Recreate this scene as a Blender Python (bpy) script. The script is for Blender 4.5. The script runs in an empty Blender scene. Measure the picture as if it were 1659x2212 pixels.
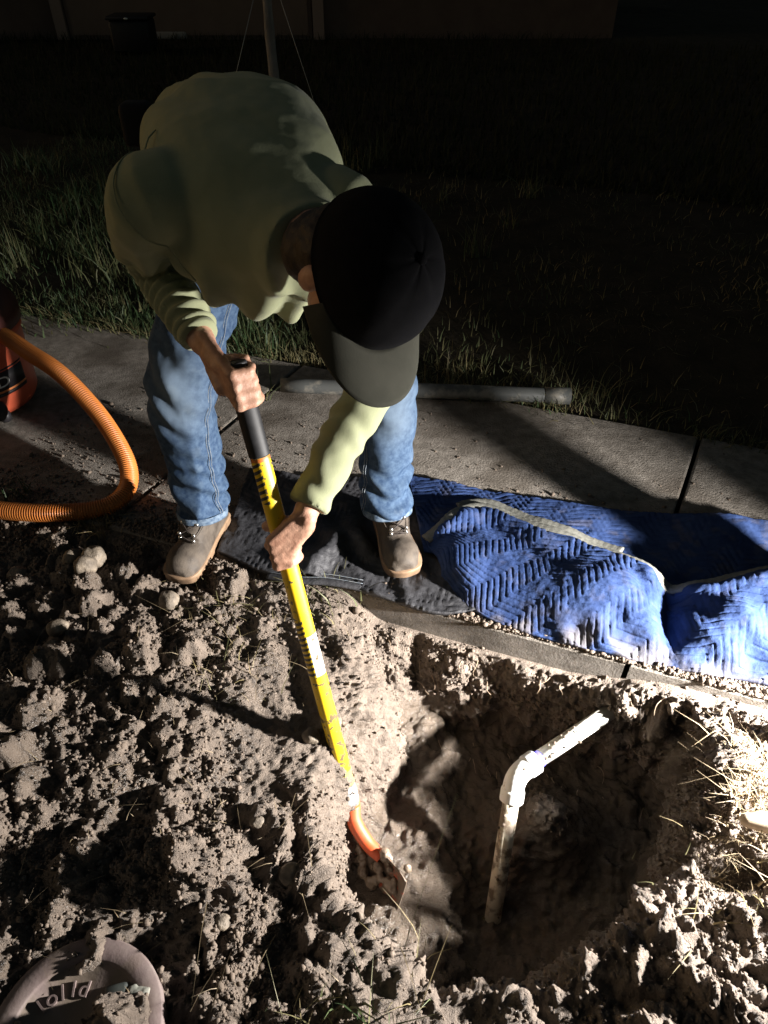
import bpy, bmesh, math, random
import numpy as np
from mathutils import Vector, Matrix

random.seed(7)
RNG = np.random.default_rng(7)
SC = bpy.context.scene
COL = SC.collection

# ------------------------------------------------------------------ camera
CAM_H = 1.5
PITCH = math.radians(41.0)
cam_d = bpy.data.cameras.new('camera')
cam_d.sensor_fit = 'VERTICAL'
cam_d.angle_y = math.radians(71.6)
cam_d.clip_start = 0.05
cam_d.clip_end = 400
cam = bpy.data.objects.new('camera', cam_d)
cam.location = (0, 0, CAM_H)
cam.rotation_euler = (math.pi / 2 - PITCH, 0, 0)
COL.objects.link(cam)
SC.camera = cam

# ------------------------------------------------------------------ night sky and faint street glow
world = bpy.data.worlds.new('World')
SC.world = world
world.use_nodes = True
wn = world.node_tree
sky = wn.nodes.new('ShaderNodeTexSky')
sky.sky_type = 'NISHITA'
sky.sun_disc = False
sky.sun_elevation = math.radians(4)
sky.sun_rotation = math.radians(-75)
bg = wn.nodes['Background']
bg.inputs['Strength'].default_value = 0.0340
wn.links.new(sky.outputs['Color'], bg.inputs['Color'])

sun_d = bpy.data.lights.new('sun', 'SUN')
sun_d.energy = 0.19
sun_d.angle = math.radians(14)
sun_d.color = (1.0, 0.76, 0.50)
sun = bpy.data.objects.new('sun', sun_d)
sun.rotation_euler = Vector((0.90, 0.16, -0.44)).to_track_quat('-Z', 'Y').to_euler()
COL.objects.link(sun)

vs = SC.view_settings
vs.view_transform = 'Standard'
vs.look = 'None'
vs.exposure = 0.0
vs.gamma = 1.0
vs.use_curve_mapping = False
SC.cycles.use_denoising = True
SC.cycles.max_bounces = 5
SC.cycles.diffuse_bounces = 4

LAMP = Vector((1.62, 0.715, 0.50))
LAMP_DIR = Vector((-0.88, 0.22, -0.46)).normalized()
LAMP_POWER = 100.0

# ------------------------------------------------------------------ measuring helpers
CP, SP_ = math.cos(PITCH), math.sin(PITCH)
F_ = 1533.0


def T(px, py, t):
    dx = (px - 829.5) / F_
    dy = (py - 1106.0) / F_
    return Vector((dx * t, (CP - dy * SP_) * t, CAM_H + (-SP_ - dy * CP) * t))


def G(px, py, z=0.0):
    dy = (py - 1106.0) / F_
    t = (CAM_H - z) / (SP_ + dy * CP)
    return T(px, py, t)


# ------------------------------------------------------------------ numpy noise
def hash3(ix, iy, iz, seed=0):
    h = (ix.astype(np.int64) * 374761393 + iy.astype(np.int64) * 668265263 + iz.astype(np.int64) * 2147483647 + seed * 1274126177) & 0xFFFFFFFF
    h = ((h ^ (h >> 13)) * 1274126177) & 0xFFFFFFFF
    h = ((h ^ (h >> 16)) * 2246822519) & 0xFFFFFFFF
    h = h ^ (h >> 15)
    return (h & 0xFFFFFF).astype(np.float64) / float(0xFFFFFF)


def vnoise(P, scale, seed=0):
    Q = P * scale
    I = np.floor(Q)
    f = Q - I
    f = f * f * f * (f * (f * 6 - 15) + 10)
    I = I.astype(np.int64)
    out = 0.0
    for dx in (0, 1):
        wx = f[:, 0] if dx else 1 - f[:, 0]
        for dy in (0, 1):
            wy = f[:, 1] if dy else 1 - f[:, 1]
            for dz in (0, 1):
                wz = f[:, 2] if dz else 1 - f[:, 2]
                out = out + wx * wy * wz * hash3(I[:, 0] + dx, I[:, 1] + dy, I[:, 2] + dz, seed)
    return out * 2 - 1


def fbm(P, scale, octv=4, seed=0, gain=0.5):
    a, s, out, tot = 1.0, scale, 0.0, 0.0
    for i in range(octv):
        out = out + a * vnoise(P, s, seed + i * 13)
        tot += a
        a *= gain
        s *= 2.03
    return out / tot


def worley(P, scale, seed=0):
    """nearest feature distance and a random number of that feature"""
    Q = P * scale
    I = np.floor(Q).astype(np.int64)
    best = np.full(len(P), 9.0)
    rnd = np.zeros(len(P))
    for dx in (-1, 0, 1):
        for dy in (-1, 0, 1):
            for dz in (-1, 0, 1):
                cx, cy, cz = I[:, 0] + dx, I[:, 1] + dy, I[:, 2] + dz
                fx = cx + hash3(cx, cy, cz, seed)
                fy = cy + hash3(cx, cy, cz, seed + 1)
                fz = cz + hash3(cx, cy, cz, seed + 2)
                d = (fx - Q[:, 0]) ** 2 + (fy - Q[:, 1]) ** 2 + (fz - Q[:, 2]) ** 2
                m = d < best
                best = np.where(m, d, best)
                rnd = np.where(m, hash3(cx, cy, cz, seed + 3), rnd)
    return np.sqrt(best), rnd


def sstep(a, b, x):
    t = np.clip((x - a) / (b - a), 0, 1)
    return t * t * (3 - 2 * t)


# ------------------------------------------------------------------ object helpers
def prep(o, label=None, cat=None, group=None, kind=None):
    if label:
        o['label'] = label
    if cat:
        o['category'] = cat
    if group:
        o['group'] = group
    if kind:
        o['kind'] = kind
    return o


def make_mesh(name, V, F, smooth=True):
    V = np.asarray(V, dtype=np.float32).reshape(-1, 3)
    me = bpy.data.meshes.new(name)
    if isinstance(F, np.ndarray) and F.ndim == 2:
        n, k = F.shape
        me.vertices.add(len(V))
        me.vertices.foreach_set('co', V.ravel())
        me.loops.add(n * k)
        me.loops.foreach_set('vertex_index', F.astype(np.int32).ravel())
        me.polygons.add(n)
        me.polygons.foreach_set('loop_start', np.arange(0, n * k, k, dtype=np.int32))
        me.polygons.foreach_set('loop_total', np.full(n, k, dtype=np.int32))
        me.update(calc_edges=True)
        me.validate()
    else:
        me.from_pydata([tuple(map(float, v)) for v in V], [], [tuple(map(int, f)) for f in F])
        me.update()
    if smooth:
        me.polygons.foreach_set('use_smooth', np.ones(len(me.polygons), dtype=bool))
    return me


def obj(name, V, F, mat, parent=None, smooth=True, loc=None):
    me = make_mesh(name, V, F, smooth)
    o = bpy.data.objects.new(name, me)
    if mat:
        me.materials.append(mat)
    COL.objects.link(o)
    if loc is not None:
        o.location = loc
    if parent:
        o.parent = parent
    return o


def empty(name, loc, **kw):
    o = bpy.data.objects.new(name, None)
    o.location = loc
    o.empty_display_size = 0.1
    COL.objects.link(o)
    prep(o, **kw)
    return o


def add_attr(o, name, vals):
    a = o.data.attributes.new(name, 'FLOAT', 'POINT')
    a.data.foreach_set('value', np.asarray(vals, dtype=np.float32))


def merge(parts):
    V, F, off = [], [], 0
    for v, f in parts:
        v = np.asarray(v, dtype=np.float64).reshape(-1, 3)
        V.append(v)
        F += [[i + off for i in q] for q in (f.tolist() if isinstance(f, np.ndarray) else f)]
        off += len(v)
    return np.vstack(V), F


def vv(*a):
    return np.array(a, dtype=np.float64)


def unit(v):
    v = np.asarray(v, dtype=np.float64)
    return v / (np.linalg.norm(v) + 1e-12)


def box(x0, x1, y0, y1, z0, z1):
    V = [(x0, y0, z0), (x1, y0, z0), (x1, y1, z0), (x0, y1, z0), (x0, y0, z1), (x1, y0, z1), (x1, y1, z1), (x0, y1, z1)]
    F = [(0, 3, 2, 1), (4, 5, 6, 7), (0, 1, 5, 4), (1, 2, 6, 5), (2, 3, 7, 6), (3, 0, 4, 7)]
    return np.array(V, float), F


def bevel_box(x0, x1, y0, y1, z0, z1, b=0.005, seg=2):
    bm = bmesh.new()
    V, F = box(x0, x1, y0, y1, z0, z1)
    vs_ = [bm.verts.new(v) for v in V]
    for f in F:
        bm.faces.new([vs_[i] for i in f])
    bmesh.ops.bevel(bm, geom=bm.edges[:], offset=b, segments=seg, affect='EDGES', profile=0.5)
    bm.verts.index_update()
    V = np.array([v.co[:] for v in bm.verts])
    F = [[v.index for v in f.verts] for f in bm.faces]
    bm.free()
    return V, F


def catmull(P, n):
    P = np.asarray([list(p) for p in P], dtype=np.float64)
    Q = np.vstack([2 * P[0] - P[1], P, 2 * P[-1] - P[-2]])
    out = []
    m = len(P) - 1
    for i in range(m):
        p0, p1, p2, p3 = Q[i], Q[i + 1], Q[i + 2], Q[i + 3]
        for k in range(n):
            t = k / n
            out.append(0.5 * ((2 * p1) + (-p0 + p2) * t + (2 * p0 - 5 * p1 + 4 * p2 - p3) * t * t + (-p0 + 3 * p1 - 3 * p2 + p3) * t ** 3))
    out.append(P[-1])
    return np.array(out)


def resample(P, n):
    P = np.asarray(P, float)
    L = np.concatenate([[0], np.cumsum(np.linalg.norm(np.diff(P, axis=0), axis=1))])
    s = np.linspace(0, L[-1], n)
    return np.stack([np.interp(s, L, P[:, k]) for k in range(P.shape[1])], 1), L[-1]


def tube(P, R, seg=12, cap='flat', ref=None, flat=1.0):
    """sweep of circles along P; R scalar or list; cap 'flat' or 'round'; flat squeezes the second axis"""
    P = np.asarray([list(p) for p in P], dtype=np.float64)
    n = len(P)
    R = np.full(n, float(R)) if np.isscalar(R) else np.asarray(R, float)
    if cap == 'round':
        d0, d1 = unit(P[0] - P[1]), unit(P[-1] - P[-2])
        pre, prr, post, por = [], [], [], []
        for a in (80, 55, 28):
            c, s = math.cos(math.radians(a)), math.sin(math.radians(a))
            pre.append(P[0] + d0 * R[0] * s)
            prr.append(R[0] * c)
            post.insert(0, P[-1] + d1 * R[-1] * s)
            por.insert(0, R[-1] * c)
        P = np.vstack([pre, P, post])
        R = np.concatenate([prr, R, por])
        n = len(P)
    tan = np.gradient(P, axis=0)
    a = np.array(ref, float) if ref is not None else np.array([0, 0, 1.0])
    if abs(np.dot(unit(tan[0]), unit(a))) > 0.95:
        a = np.array([1.0, 0, 0])
    x = unit(np.cross(a, tan[0]))
    V = []
    th = np.linspace(0, 2 * math.pi, seg, endpoint=False)
    for i in range(n):
        t = unit(tan[i])
        x = unit(x - t * np.dot(x, t))
        y = np.cross(t, x)
        V.append(P[i] + R[i] * (np.cos(th)[:, None] * x + np.sin(th)[:, None] * y * flat))
    V = np.vstack(V)
    i = np.arange(n - 1)[:, None]
    k = np.arange(seg)[None, :]
    k2 = (k + 1) % seg
    F = np.stack([i * seg + k, i * seg + k2, (i + 1) * seg + k2, (i + 1) * seg + k], -1).reshape(-1, 4).tolist()
    F.append(list(range(seg))[::-1])
    F.append([(n - 1) * seg + j for j in range(seg)])
    return V, F


def loft(sections, seg=28, power=2.2):
    """sections: (center, xvec, up vec, down scale)"""
    V = []
    th = np.linspace(0, 2 * math.pi, seg, endpoint=False)
    c, s = np.cos(th), np.sin(th)
    cc = np.sign(c) * np.abs(c) ** (2 / power)
    ss = np.sign(s) * np.abs(s) ** (2 / power)
    for sec in sections:
        C0, X, Y = (np.asarray(list(q), float) for q in sec[:3])
        dn = sec[3] if len(sec) > 3 else 1.0
        sy = np.where(ss < 0, ss * dn, ss)
        V.append(C0 + cc[:, None] * X + sy[:, None] * Y)
    V = np.vstack(V)
    n = len(sections)
    i = np.arange(n - 1)[:, None]
    k = np.arange(seg)[None, :]
    k2 = (k + 1) % seg
    F = np.stack([i * seg + k, i * seg + k2, (i + 1) * seg + k2, (i + 1) * seg + k], -1).reshape(-1, 4).tolist()
    F.append(list(range(seg))[::-1])
    F.append([(n - 1) * seg + j for j in range(seg)])
    return V, F


def lathe(profile, seg=40, closed_top=True, closed_bottom=True):
    V = []
    th = np.linspace(0, 2 * math.pi, seg, endpoint=False)
    for r, z in profile:
        V.append(np.stack([r * np.cos(th), r * np.sin(th), np.full(seg, z)], 1))
    V = np.vstack(V)
    n = len(profile)
    F = []
    for i in range(n - 1):
        for k in range(seg):
            k2 = (k + 1) % seg
            F.append([i * seg + k, i * seg + k2, (i + 1) * seg + k2, (i + 1) * seg + k])
    if closed_bottom:
        F.append(list(range(seg))[::-1])
    if closed_top:
        F.append([(n - 1) * seg + k for k in range(seg)])
    return V, F


def ellipsoid(c, ax, rad, seg=20, rings=12):
    """ax: 3 axis rows; rad 3"""
    V, F = [], []
    ax = np.asarray(ax, float)
    for i in range(1, rings):
        a = math.pi * i / rings
        for k in range(seg):
            b = 2 * math.pi * k / seg
            q = np.array([math.sin(a) * math.cos(b) * rad[0], math.sin(a) * math.sin(b) * rad[1], math.cos(a) * rad[2]])
            V.append(np.asarray(c, float) + q @ ax)
    V.append(np.asarray(c, float) + np.array([0, 0, rad[2]]) @ ax)
    V.append(np.asarray(c, float) + np.array([0, 0, -rad[2]]) @ ax)
    for i in range(rings - 2):
        for k in range(seg):
            k2 = (k + 1) % seg
            F.append([i * seg + k, (i + 1) * seg + k, (i + 1) * seg + k2, i * seg + k2])
    N = (rings - 1) * seg
    for k in range(seg):
        k2 = (k + 1) % seg
        F.append([N, k, k2])
        F.append([N + 1, (rings - 2) * seg + k2, (rings - 2) * seg + k])
    return np.array(V), F


def union(parts, voxel=0.008, smooth=3, factor=0.5):
    """several closed shells grown together into one continuous skin"""
    V, F = merge(parts)
    me = make_mesh('tmp', V, F)
    bm = bmesh.new()
    bm.from_mesh(me)
    bmesh.ops.recalc_face_normals(bm, faces=bm.faces[:])
    bm.to_mesh(me)
    bm.free()
    o = bpy.data.objects.new('tmp', me)
    COL.objects.link(o)
    m = o.modifiers.new('r', 'REMESH')
    m.mode = 'VOXEL'
    m.voxel_size = voxel
    if smooth:
        s = o.modifiers.new('s', 'SMOOTH')
        s.factor = factor
        s.iterations = smooth
    dg = bpy.context.evaluated_depsgraph_get()
    ev = o.evaluated_get(dg)
    m2 = ev.to_mesh()
    nv = len(m2.vertices)
    V = np.empty(nv * 3)
    m2.vertices.foreach_get('co', V)
    V = V.reshape(-1, 3)
    F = np.empty(len(m2.loops), dtype=np.int32)
    m2.loops.foreach_get('vertex_index', F)
    F = F.reshape(-1, 4)
    ev.to_mesh_clear()
    bpy.data.objects.remove(o)
    bpy.data.meshes.remove(me)
    return V.copy(), F.copy()


def vnormals(V, F):
    A = np.asarray(F)
    n = np.cross(V[A[:, 2]] - V[A[:, 0]], V[A[:, 3 if A.shape[1] > 3 else 1]] - V[A[:, 1 if A.shape[1] > 3 else 0]])
    N = np.zeros_like(V)
    for k in range(A.shape[1]):
        np.add.at(N, A[:, k], n)
    return N / (np.linalg.norm(N, axis=1, keepdims=True) + 1e-12)


def grid_faces(nu, nv):
    i = np.arange(nu - 1)[:, None]
    j = np.arange(nv - 1)[None, :]
    return np.stack([i * nv + j, (i + 1) * nv + j, (i + 1) * nv + j + 1, i * nv + j + 1], -1).reshape(-1, 4)


def seg_param(P, A, B):
    A, B = np.asarray(list(A), float), np.asarray(list(B), float)
    d = B - A
    t = ((P - A) @ d) / (d @ d)
    q = A + np.clip(t, 0, 1)[:, None] * d
    return t, np.linalg.norm(P - q, axis=1)


# ------------------------------------------------------------------ materials
def mat(name, c1, c2=None, scale=20.0, rough=0.7, rough2=None, bump=0.0, bscale=80.0, bdist=0.002, detail=5.0,
        metal=0.0, spec=0.4, attr=None, attr_col=None, attr_rough=None, contrast=(0.35, 0.65), stretch=None, sheen=0.0):
    m = bpy.data.materials.new(name)
    m.use_nodes = True
    nt = m.node_tree
    b = nt.nodes['Principled BSDF']
    b.inputs['Roughness'].default_value = rough
    b.inputs['Metallic'].default_value = metal
    b.inputs['Specular IOR Level'].default_value = spec
    if sheen:
        b.inputs['Sheen Weight'].default_value = sheen
    tc = nt.nodes.new('ShaderNodeTexCoord')
    src = tc.outputs['Object']
    if stretch:
        mp = nt.nodes.new('ShaderNodeMapping')
        mp.inputs['Scale'].default_value = stretch
        nt.links.new(src, mp.inputs['Vector'])
        src = mp.outputs['Vector']
    col = None
    if c2 is not None:
        n = nt.nodes.new('ShaderNodeTexNoise')
        n.inputs['Scale'].default_value = scale
        n.inputs['Detail'].default_value = detail
        n.inputs['Roughness'].default_value = 0.6
        nt.links.new(src, n.inputs['Vector'])
        r = nt.nodes.new('ShaderNodeValToRGB')
        r.color_ramp.elements[0].position = contrast[0]
        r.color_ramp.elements[1].position = contrast[1]
        r.color_ramp.elements[0].color = (*c1, 1)
        r.color_ramp.elements[1].color = (*c2, 1)
        nt.links.new(n.outputs['Fac'], r.inputs['Fac'])
        col = r.outputs['Color']
        if rough2 is not None:
            mr = nt.nodes.new('ShaderNodeMapRange')
            mr.inputs['From Min'].default_value = contrast[0]
            mr.inputs['From Max'].default_value = contrast[1]
            mr.inputs['To Min'].default_value = rough
            mr.inputs['To Max'].default_value = rough2
            nt.links.new(n.outputs['Fac'], mr.inputs['Value'])
            nt.links.new(mr.outputs['Result'], b.inputs['Roughness'])
    if attr:
        at = nt.nodes.new('ShaderNodeAttribute')
        at.attribute_name = attr
        mx = nt.nodes.new('ShaderNodeMix')
        mx.data_type = 'RGBA'
        nt.links.new(at.outputs['Fac'], mx.inputs['Factor'])
        if col:
            nt.links.new(col, mx.inputs['A'])
        else:
            mx.inputs['A'].default_value = (*c1, 1)
        mx.inputs['B'].default_value = (*attr_col, 1)
        col = mx.outputs['Result']
        if attr_rough is not None:
            mr = nt.nodes.new('ShaderNodeMapRange')
            mr.inputs['To Min'].default_value = rough
            mr.inputs['To Max'].default_value = attr_rough
            nt.links.new(at.outputs['Fac'], mr.inputs['Value'])
            nt.links.new(mr.outputs['Result'], b.inputs['Roughness'])
    if col:
        nt.links.new(col, b.inputs['Base Color'])
    else:
        b.inputs['Base Color'].default_value = (*c1, 1)
    if bump:
        n2 = nt.nodes.new('ShaderNodeTexNoise')
        n2.inputs['Scale'].default_value = bscale
        n2.inputs['Detail'].default_value = 6
        n2.inputs['Roughness'].default_value = 0.65
        nt.links.new(src, n2.inputs['Vector'])
        bp = nt.nodes.new('ShaderNodeBump')
        bp.inputs['Strength'].default_value = bump
        bp.inputs['Distance'].default_value = bdist
        nt.links.new(n2.outputs['Fac'], bp.inputs['Height'])
        nt.links.new(bp.outputs['Normal'], b.inputs['Normal'])
    return m


M = {}
M['soil'] = mat('soil', (0.108, 0.082, 0.062), (0.185, 0.145, 0.113), 30, 0.66, bump=1.0, bscale=230, bdist=0.007, spec=0.5,
                attr='wet', attr_col=(0.120, 0.094, 0.072), attr_rough=0.16)
M['crumb'] = mat('soil crumb', (0.108, 0.083, 0.063), (0.178, 0.14, 0.11), 40, 0.85, bump=0.8, bscale=260, bdist=0.002, spec=0.3)
M['stone'] = mat('river stone', (0.10, 0.082, 0.064), (0.24, 0.195, 0.145), 26, 0.8, rough2=0.4, bump=0.8, bscale=110, bdist=0.005)
M['concrete'] = mat('concrete', (0.19, 0.168, 0.142), (0.33, 0.295, 0.255), 30, 0.88, bump=1.0, bscale=130, bdist=0.014, spec=0.25,
                    attr='stain', attr_col=(0.10, 0.082, 0.064))
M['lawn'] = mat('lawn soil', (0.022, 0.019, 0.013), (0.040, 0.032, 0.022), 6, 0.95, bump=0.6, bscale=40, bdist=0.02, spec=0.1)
M['verge'] = mat('verge soil', (0.09, 0.075, 0.055), (0.15, 0.12, 0.09), 12, 0.95, bump=0.8, bscale=60, bdist=0.01, spec=0.1)
M['grass'] = mat('grass', (0.036, 0.072, 0.026), rough=0.55, spec=0.35, attr='dry', attr_col=(0.22, 0.17, 0.085))
M['straw'] = mat('straw', (0.19, 0.145, 0.085), (0.30, 0.235, 0.145), 60, 0.6, spec=0.3)
M['root'] = mat('root', (0.26, 0.19, 0.13), (0.36, 0.28, 0.2), 60, 0.8, spec=0.2)
M['skin'] = mat('skin', (0.34, 0.175, 0.115), (0.53, 0.305, 0.21), 42, 0.5, bump=0.5, bscale=150, bdist=0.002, spec=0.4)
M['shirt'] = mat('sage shirt', (0.245, 0.260, 0.155), (0.275, 0.290, 0.18), 14, 0.9, bump=0.3, bscale=340, bdist=0.0015, spec=0.1, sheen=0.08)
M['denim'] = mat('denim', (0.022, 0.044, 0.090), (0.060, 0.098, 0.158), 60, 0.85, bump=0.5, bscale=500, bdist=0.001, spec=0.15,
                 attr='fade', attr_col=(0.125, 0.165, 0.21))
M['denim_hem'] = mat('denim hem', (0.04, 0.07, 0.12), (0.16, 0.21, 0.27), 70, 0.85, bump=0.4, bscale=400, bdist=0.001, spec=0.15)
M['thread'] = mat('pale thread', (0.24, 0.25, 0.25), (0.10, 0.13, 0.17), 240, 0.8)
M['leather'] = mat('brown grey leather', (0.048, 0.038, 0.030), (0.095, 0.077, 0.060), 26, 0.6, rough2=0.8, bump=0.6, bscale=190, bdist=0.002, spec=0.35)
M['sole'] = mat('tan welt', (0.16, 0.10, 0.060), (0.27, 0.175, 0.105), 30, 0.65, bump=0.2)
M['lace'] = mat('dark lace', (0.03, 0.022, 0.018), rough=0.7)
M['steel'] = mat('bright steel', (0.55, 0.54, 0.52), rough=0.3, metal=1.0)
M['cap_crown'] = mat('black cap cloth', (0.0045, 0.0045, 0.0055), (0.008, 0.008, 0.009), 30, 0.95, bump=0.2, bscale=300, bdist=0.001, spec=0.1)
M['cap_brim'] = mat('olive grey brim cloth', (0.046, 0.046, 0.036), (0.058, 0.057, 0.045), 20, 0.85, bump=0.2, bscale=320, bdist=0.001, spec=0.1)
M['hair'] = mat('dark hair', (0.016, 0.011, 0.008), (0.03, 0.02, 0.014), 80, 0.6, bump=0.6, bscale=150, bdist=0.003)
M['black_nylon'] = mat('black nylon', (0.008, 0.008, 0.009), rough=0.8, spec=0.2)
M['rubber'] = mat('black rubber grip', (0.012, 0.012, 0.013), (0.022, 0.022, 0.024), 50, 0.55, spec=0.35)
M['orange_paint'] = mat('orange paint', (0.62, 0.085, 0.022), (0.50, 0.10, 0.04), 24, 0.38, rough2=0.6, bump=0.12, bscale=60, spec=0.5)
M['blade'] = mat('muddy orange blade', (0.50, 0.09, 0.04), (0.16, 0.122, 0.092), 22, 0.4, bump=0.4, bscale=60, contrast=(0.34, 0.44))
M['ferrule'] = mat('worn grey ferrule', (0.30, 0.32, 0.33), (0.62, 0.64, 0.64), 40, 0.5, bump=0.3, bscale=80, stretch=(1, 1, 0.12))
M['wet_mud'] = mat('wet mud', (0.15, 0.112, 0.08), (0.20, 0.155, 0.115), 30, 0.22, bump=0.6, bscale=120, bdist=0.003, spec=0.6)
M['pvc'] = mat('white pvc', (0.66, 0.65, 0.58), (0.26, 0.21, 0.16), 34, 0.45, bump=0.15, bscale=90, contrast=(0.52, 0.66))
M['pvc_dirty'] = mat('muddy pvc', (0.62, 0.57, 0.45), (0.20, 0.155, 0.11), 26, 0.55, bump=0.5, bscale=120, bdist=0.002, contrast=(0.46, 0.56))
M['fitting'] = mat('white fitting', (0.78, 0.79, 0.77), (0.45, 0.40, 0.33), 45, 0.38, contrast=(0.60, 0.70))
M['primer'] = mat('violet primer', (0.10, 0.09, 0.50), rough=0.4)
M['blue'] = mat('blue quilt', (0.014, 0.031, 0.098), (0.026, 0.050, 0.138), 22, 0.8, bump=0.5, bscale=170, bdist=0.003, spec=0.2,
                attr='dirt', attr_col=(0.12, 0.105, 0.092))
M['black_cloth'] = mat('black quilt', (0.020, 0.020, 0.023), (0.036, 0.036, 0.040), 30, 0.6, bump=0.7, bscale=90, bdist=0.004, spec=0.45)
M['binding'] = mat('grey binding', (0.115, 0.115, 0.10), (0.17, 0.168, 0.145), 60, 0.85, bump=0.6, bscale=160, bdist=0.002)
M['hose'] = mat('orange hose', (0.62, 0.21, 0.045), (0.54, 0.17, 0.035), 12, 0.42, spec=0.5)
M['hose_cuff'] = mat('grey cuff', (0.20, 0.20, 0.20), rough=0.5)
M['vac_red'] = mat('vacuum red', (0.62, 0.125, 0.06), (0.56, 0.105, 0.05), 8, 0.42, spec=0.5)
M['vac_dark'] = mat('vacuum dark', (0.022, 0.02, 0.022), rough=0.5)
M['vac_lid'] = mat('vacuum dark red lid', (0.07, 0.018, 0.014), (0.05, 0.014, 0.012), 8, 0.5)
M['white_ink'] = mat('white ink', (0.8, 0.8, 0.8), rough=0.5)
M['orange_ink'] = mat('orange ink', (0.75, 0.25, 0.08), rough=0.5)
M['conduit'] = mat('grey conduit', (0.075, 0.078, 0.075), (0.20, 0.185, 0.155), 13, 0.5, bump=0.2, bscale=60, contrast=(0.48, 0.62))
M['bark'] = mat('pale bark', (0.15, 0.135, 0.12), (0.27, 0.25, 0.23), 14, 0.9, bump=0.8, bscale=40, bdist=0.01, stretch=(1, 1, 0.3))
M['leaf'] = mat('leaf', (0.04, 0.075, 0.022), (0.07, 0.11, 0.03), 9, 0.6)
M['wire'] = mat('guy wire', (0.32, 0.32, 0.30), rough=0.5, metal=0.6)
M['wall'] = mat('brown stucco', (0.12, 0.078, 0.06), (0.15, 0.10, 0.075), 4, 0.9, bump=0.3, bscale=30)
M['trim'] = mat('house trim', (0.30, 0.21, 0.165), rough=0.8)
M['door_paint'] = mat('door paint', (0.17, 0.115, 0.085), (0.20, 0.135, 0.10), 3, 0.7)
M['roof'] = mat('roof shingle', (0.06, 0.05, 0.045), (0.09, 0.075, 0.065), 12, 0.9, bump=0.5, bscale=20)
M['bin'] = mat('dark plastic', (0.012, 0.012, 0.013), rough=0.6)
M['reflector'] = mat('reflector', (0.8, 0.78, 0.72), rough=0.15, metal=0.4)
M['block'] = mat('pale kerb block', (0.32, 0.27, 0.23), (0.40, 0.34, 0.29), 6, 0.9)
M['lid'] = mat('purple grey lid', (0.14, 0.10, 0.095), (0.20, 0.16, 0.145), 16, 0.7, bump=0.35, bscale=70, bdist=0.003,
               attr='dirt', attr_col=(0.15, 0.118, 0.09))
M['lid_dark'] = mat('dark plastic plug', (0.025, 0.03, 0.028), (0.05, 0.055, 0.05), 30, 0.45)
M['grey_mud'] = mat('dried grey mud', (0.17, 0.175, 0.15), (0.26, 0.25, 0.21), 30, 0.8, bump=0.5, bscale=90)
M['wood'] = mat('pale wood', (0.42, 0.32, 0.22), (0.55, 0.44, 0.32), 14, 0.6, stretch=(1, 8, 8), bump=0.2)
M['lamp_body'] = mat('lamp housing', (0.5, 0.36, 0.02), rough=0.5)
M['lamp_metal'] = mat('lamp tube', (0.02, 0.02, 0.02), rough=0.5)
M['weed'] = mat('weed leaf', (0.07, 0.12, 0.03), (0.12, 0.17, 0.05), 30, 0.5, spec=0.4)

lm = bpy.data.materials.new('lamp lens')
lm.use_nodes = True
e = lm.node_tree.nodes.new('ShaderNodeEmission')
e.inputs['Color'].default_value = (1.0, 0.93, 0.84, 1)
e.inputs['Strength'].default_value = 3.0
lm.node_tree.links.new(e.outputs['Emission'], lm.node_tree.nodes['Material Output'].inputs['Surface'])
M['lamp_lens'] = lm

# ------------------------------------------------------------------ the sidewalk frame: s runs along it, w across it
SD = vv(0.943, -0.333)
SN = vv(0.333, 0.943)
W_NEAR, W_FAR = 1.272, 2.41


def sw(s, w, z=0.0):
    return vv(SD[0] * s + SN[0] * w, SD[1] * s + SN[1] * w, z)


# ================================================================== STRUCTURE
# ------------------------------------------------------------------ dug soil with the pit
RIM = np.array([(-0.04, 1.312), (0.12, 1.272), (0.33, 1.205), (0.56, 1.120), (0.75, 1.020), (0.78, 0.84), (0.63, 0.61), (0.42, 0.49),
                (0.33, 0.400), (0.18, 0.405), (0.04, 0.435), (-0.09, 0.57), (-0.15, 0.70), (-0.155, 0.86), (-0.13, 1.02), (-0.11, 1.15)])


def poly_sdf(x, y, poly):
    d = np.full(x.shape, 1e9)
    inside = np.zeros(x.shape, bool)
    n = len(poly)
    for i in range(n):
        a, b = poly[i], poly[(i + 1) % n]
        ex, ey = b[0] - a[0], b[1] - a[1]
        wx, wy = x - a[0], y - a[1]
        t = np.clip((wx * ex + wy * ey) / (ex * ex + ey * ey), 0, 1)
        d = np.minimum(d, (wx - ex * t) ** 2 + (wy - ey * t) ** 2)
        c = ((a[1] <= y) & (b[1] > y)) | ((b[1] <= y) & (a[1] > y))
        cr = ex * wy - ey * wx
        inside ^= c & np.where(b[1] > a[1], cr > 0, cr < 0)
    d = np.sqrt(d)
    return np.where(inside, d, -d)


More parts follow.
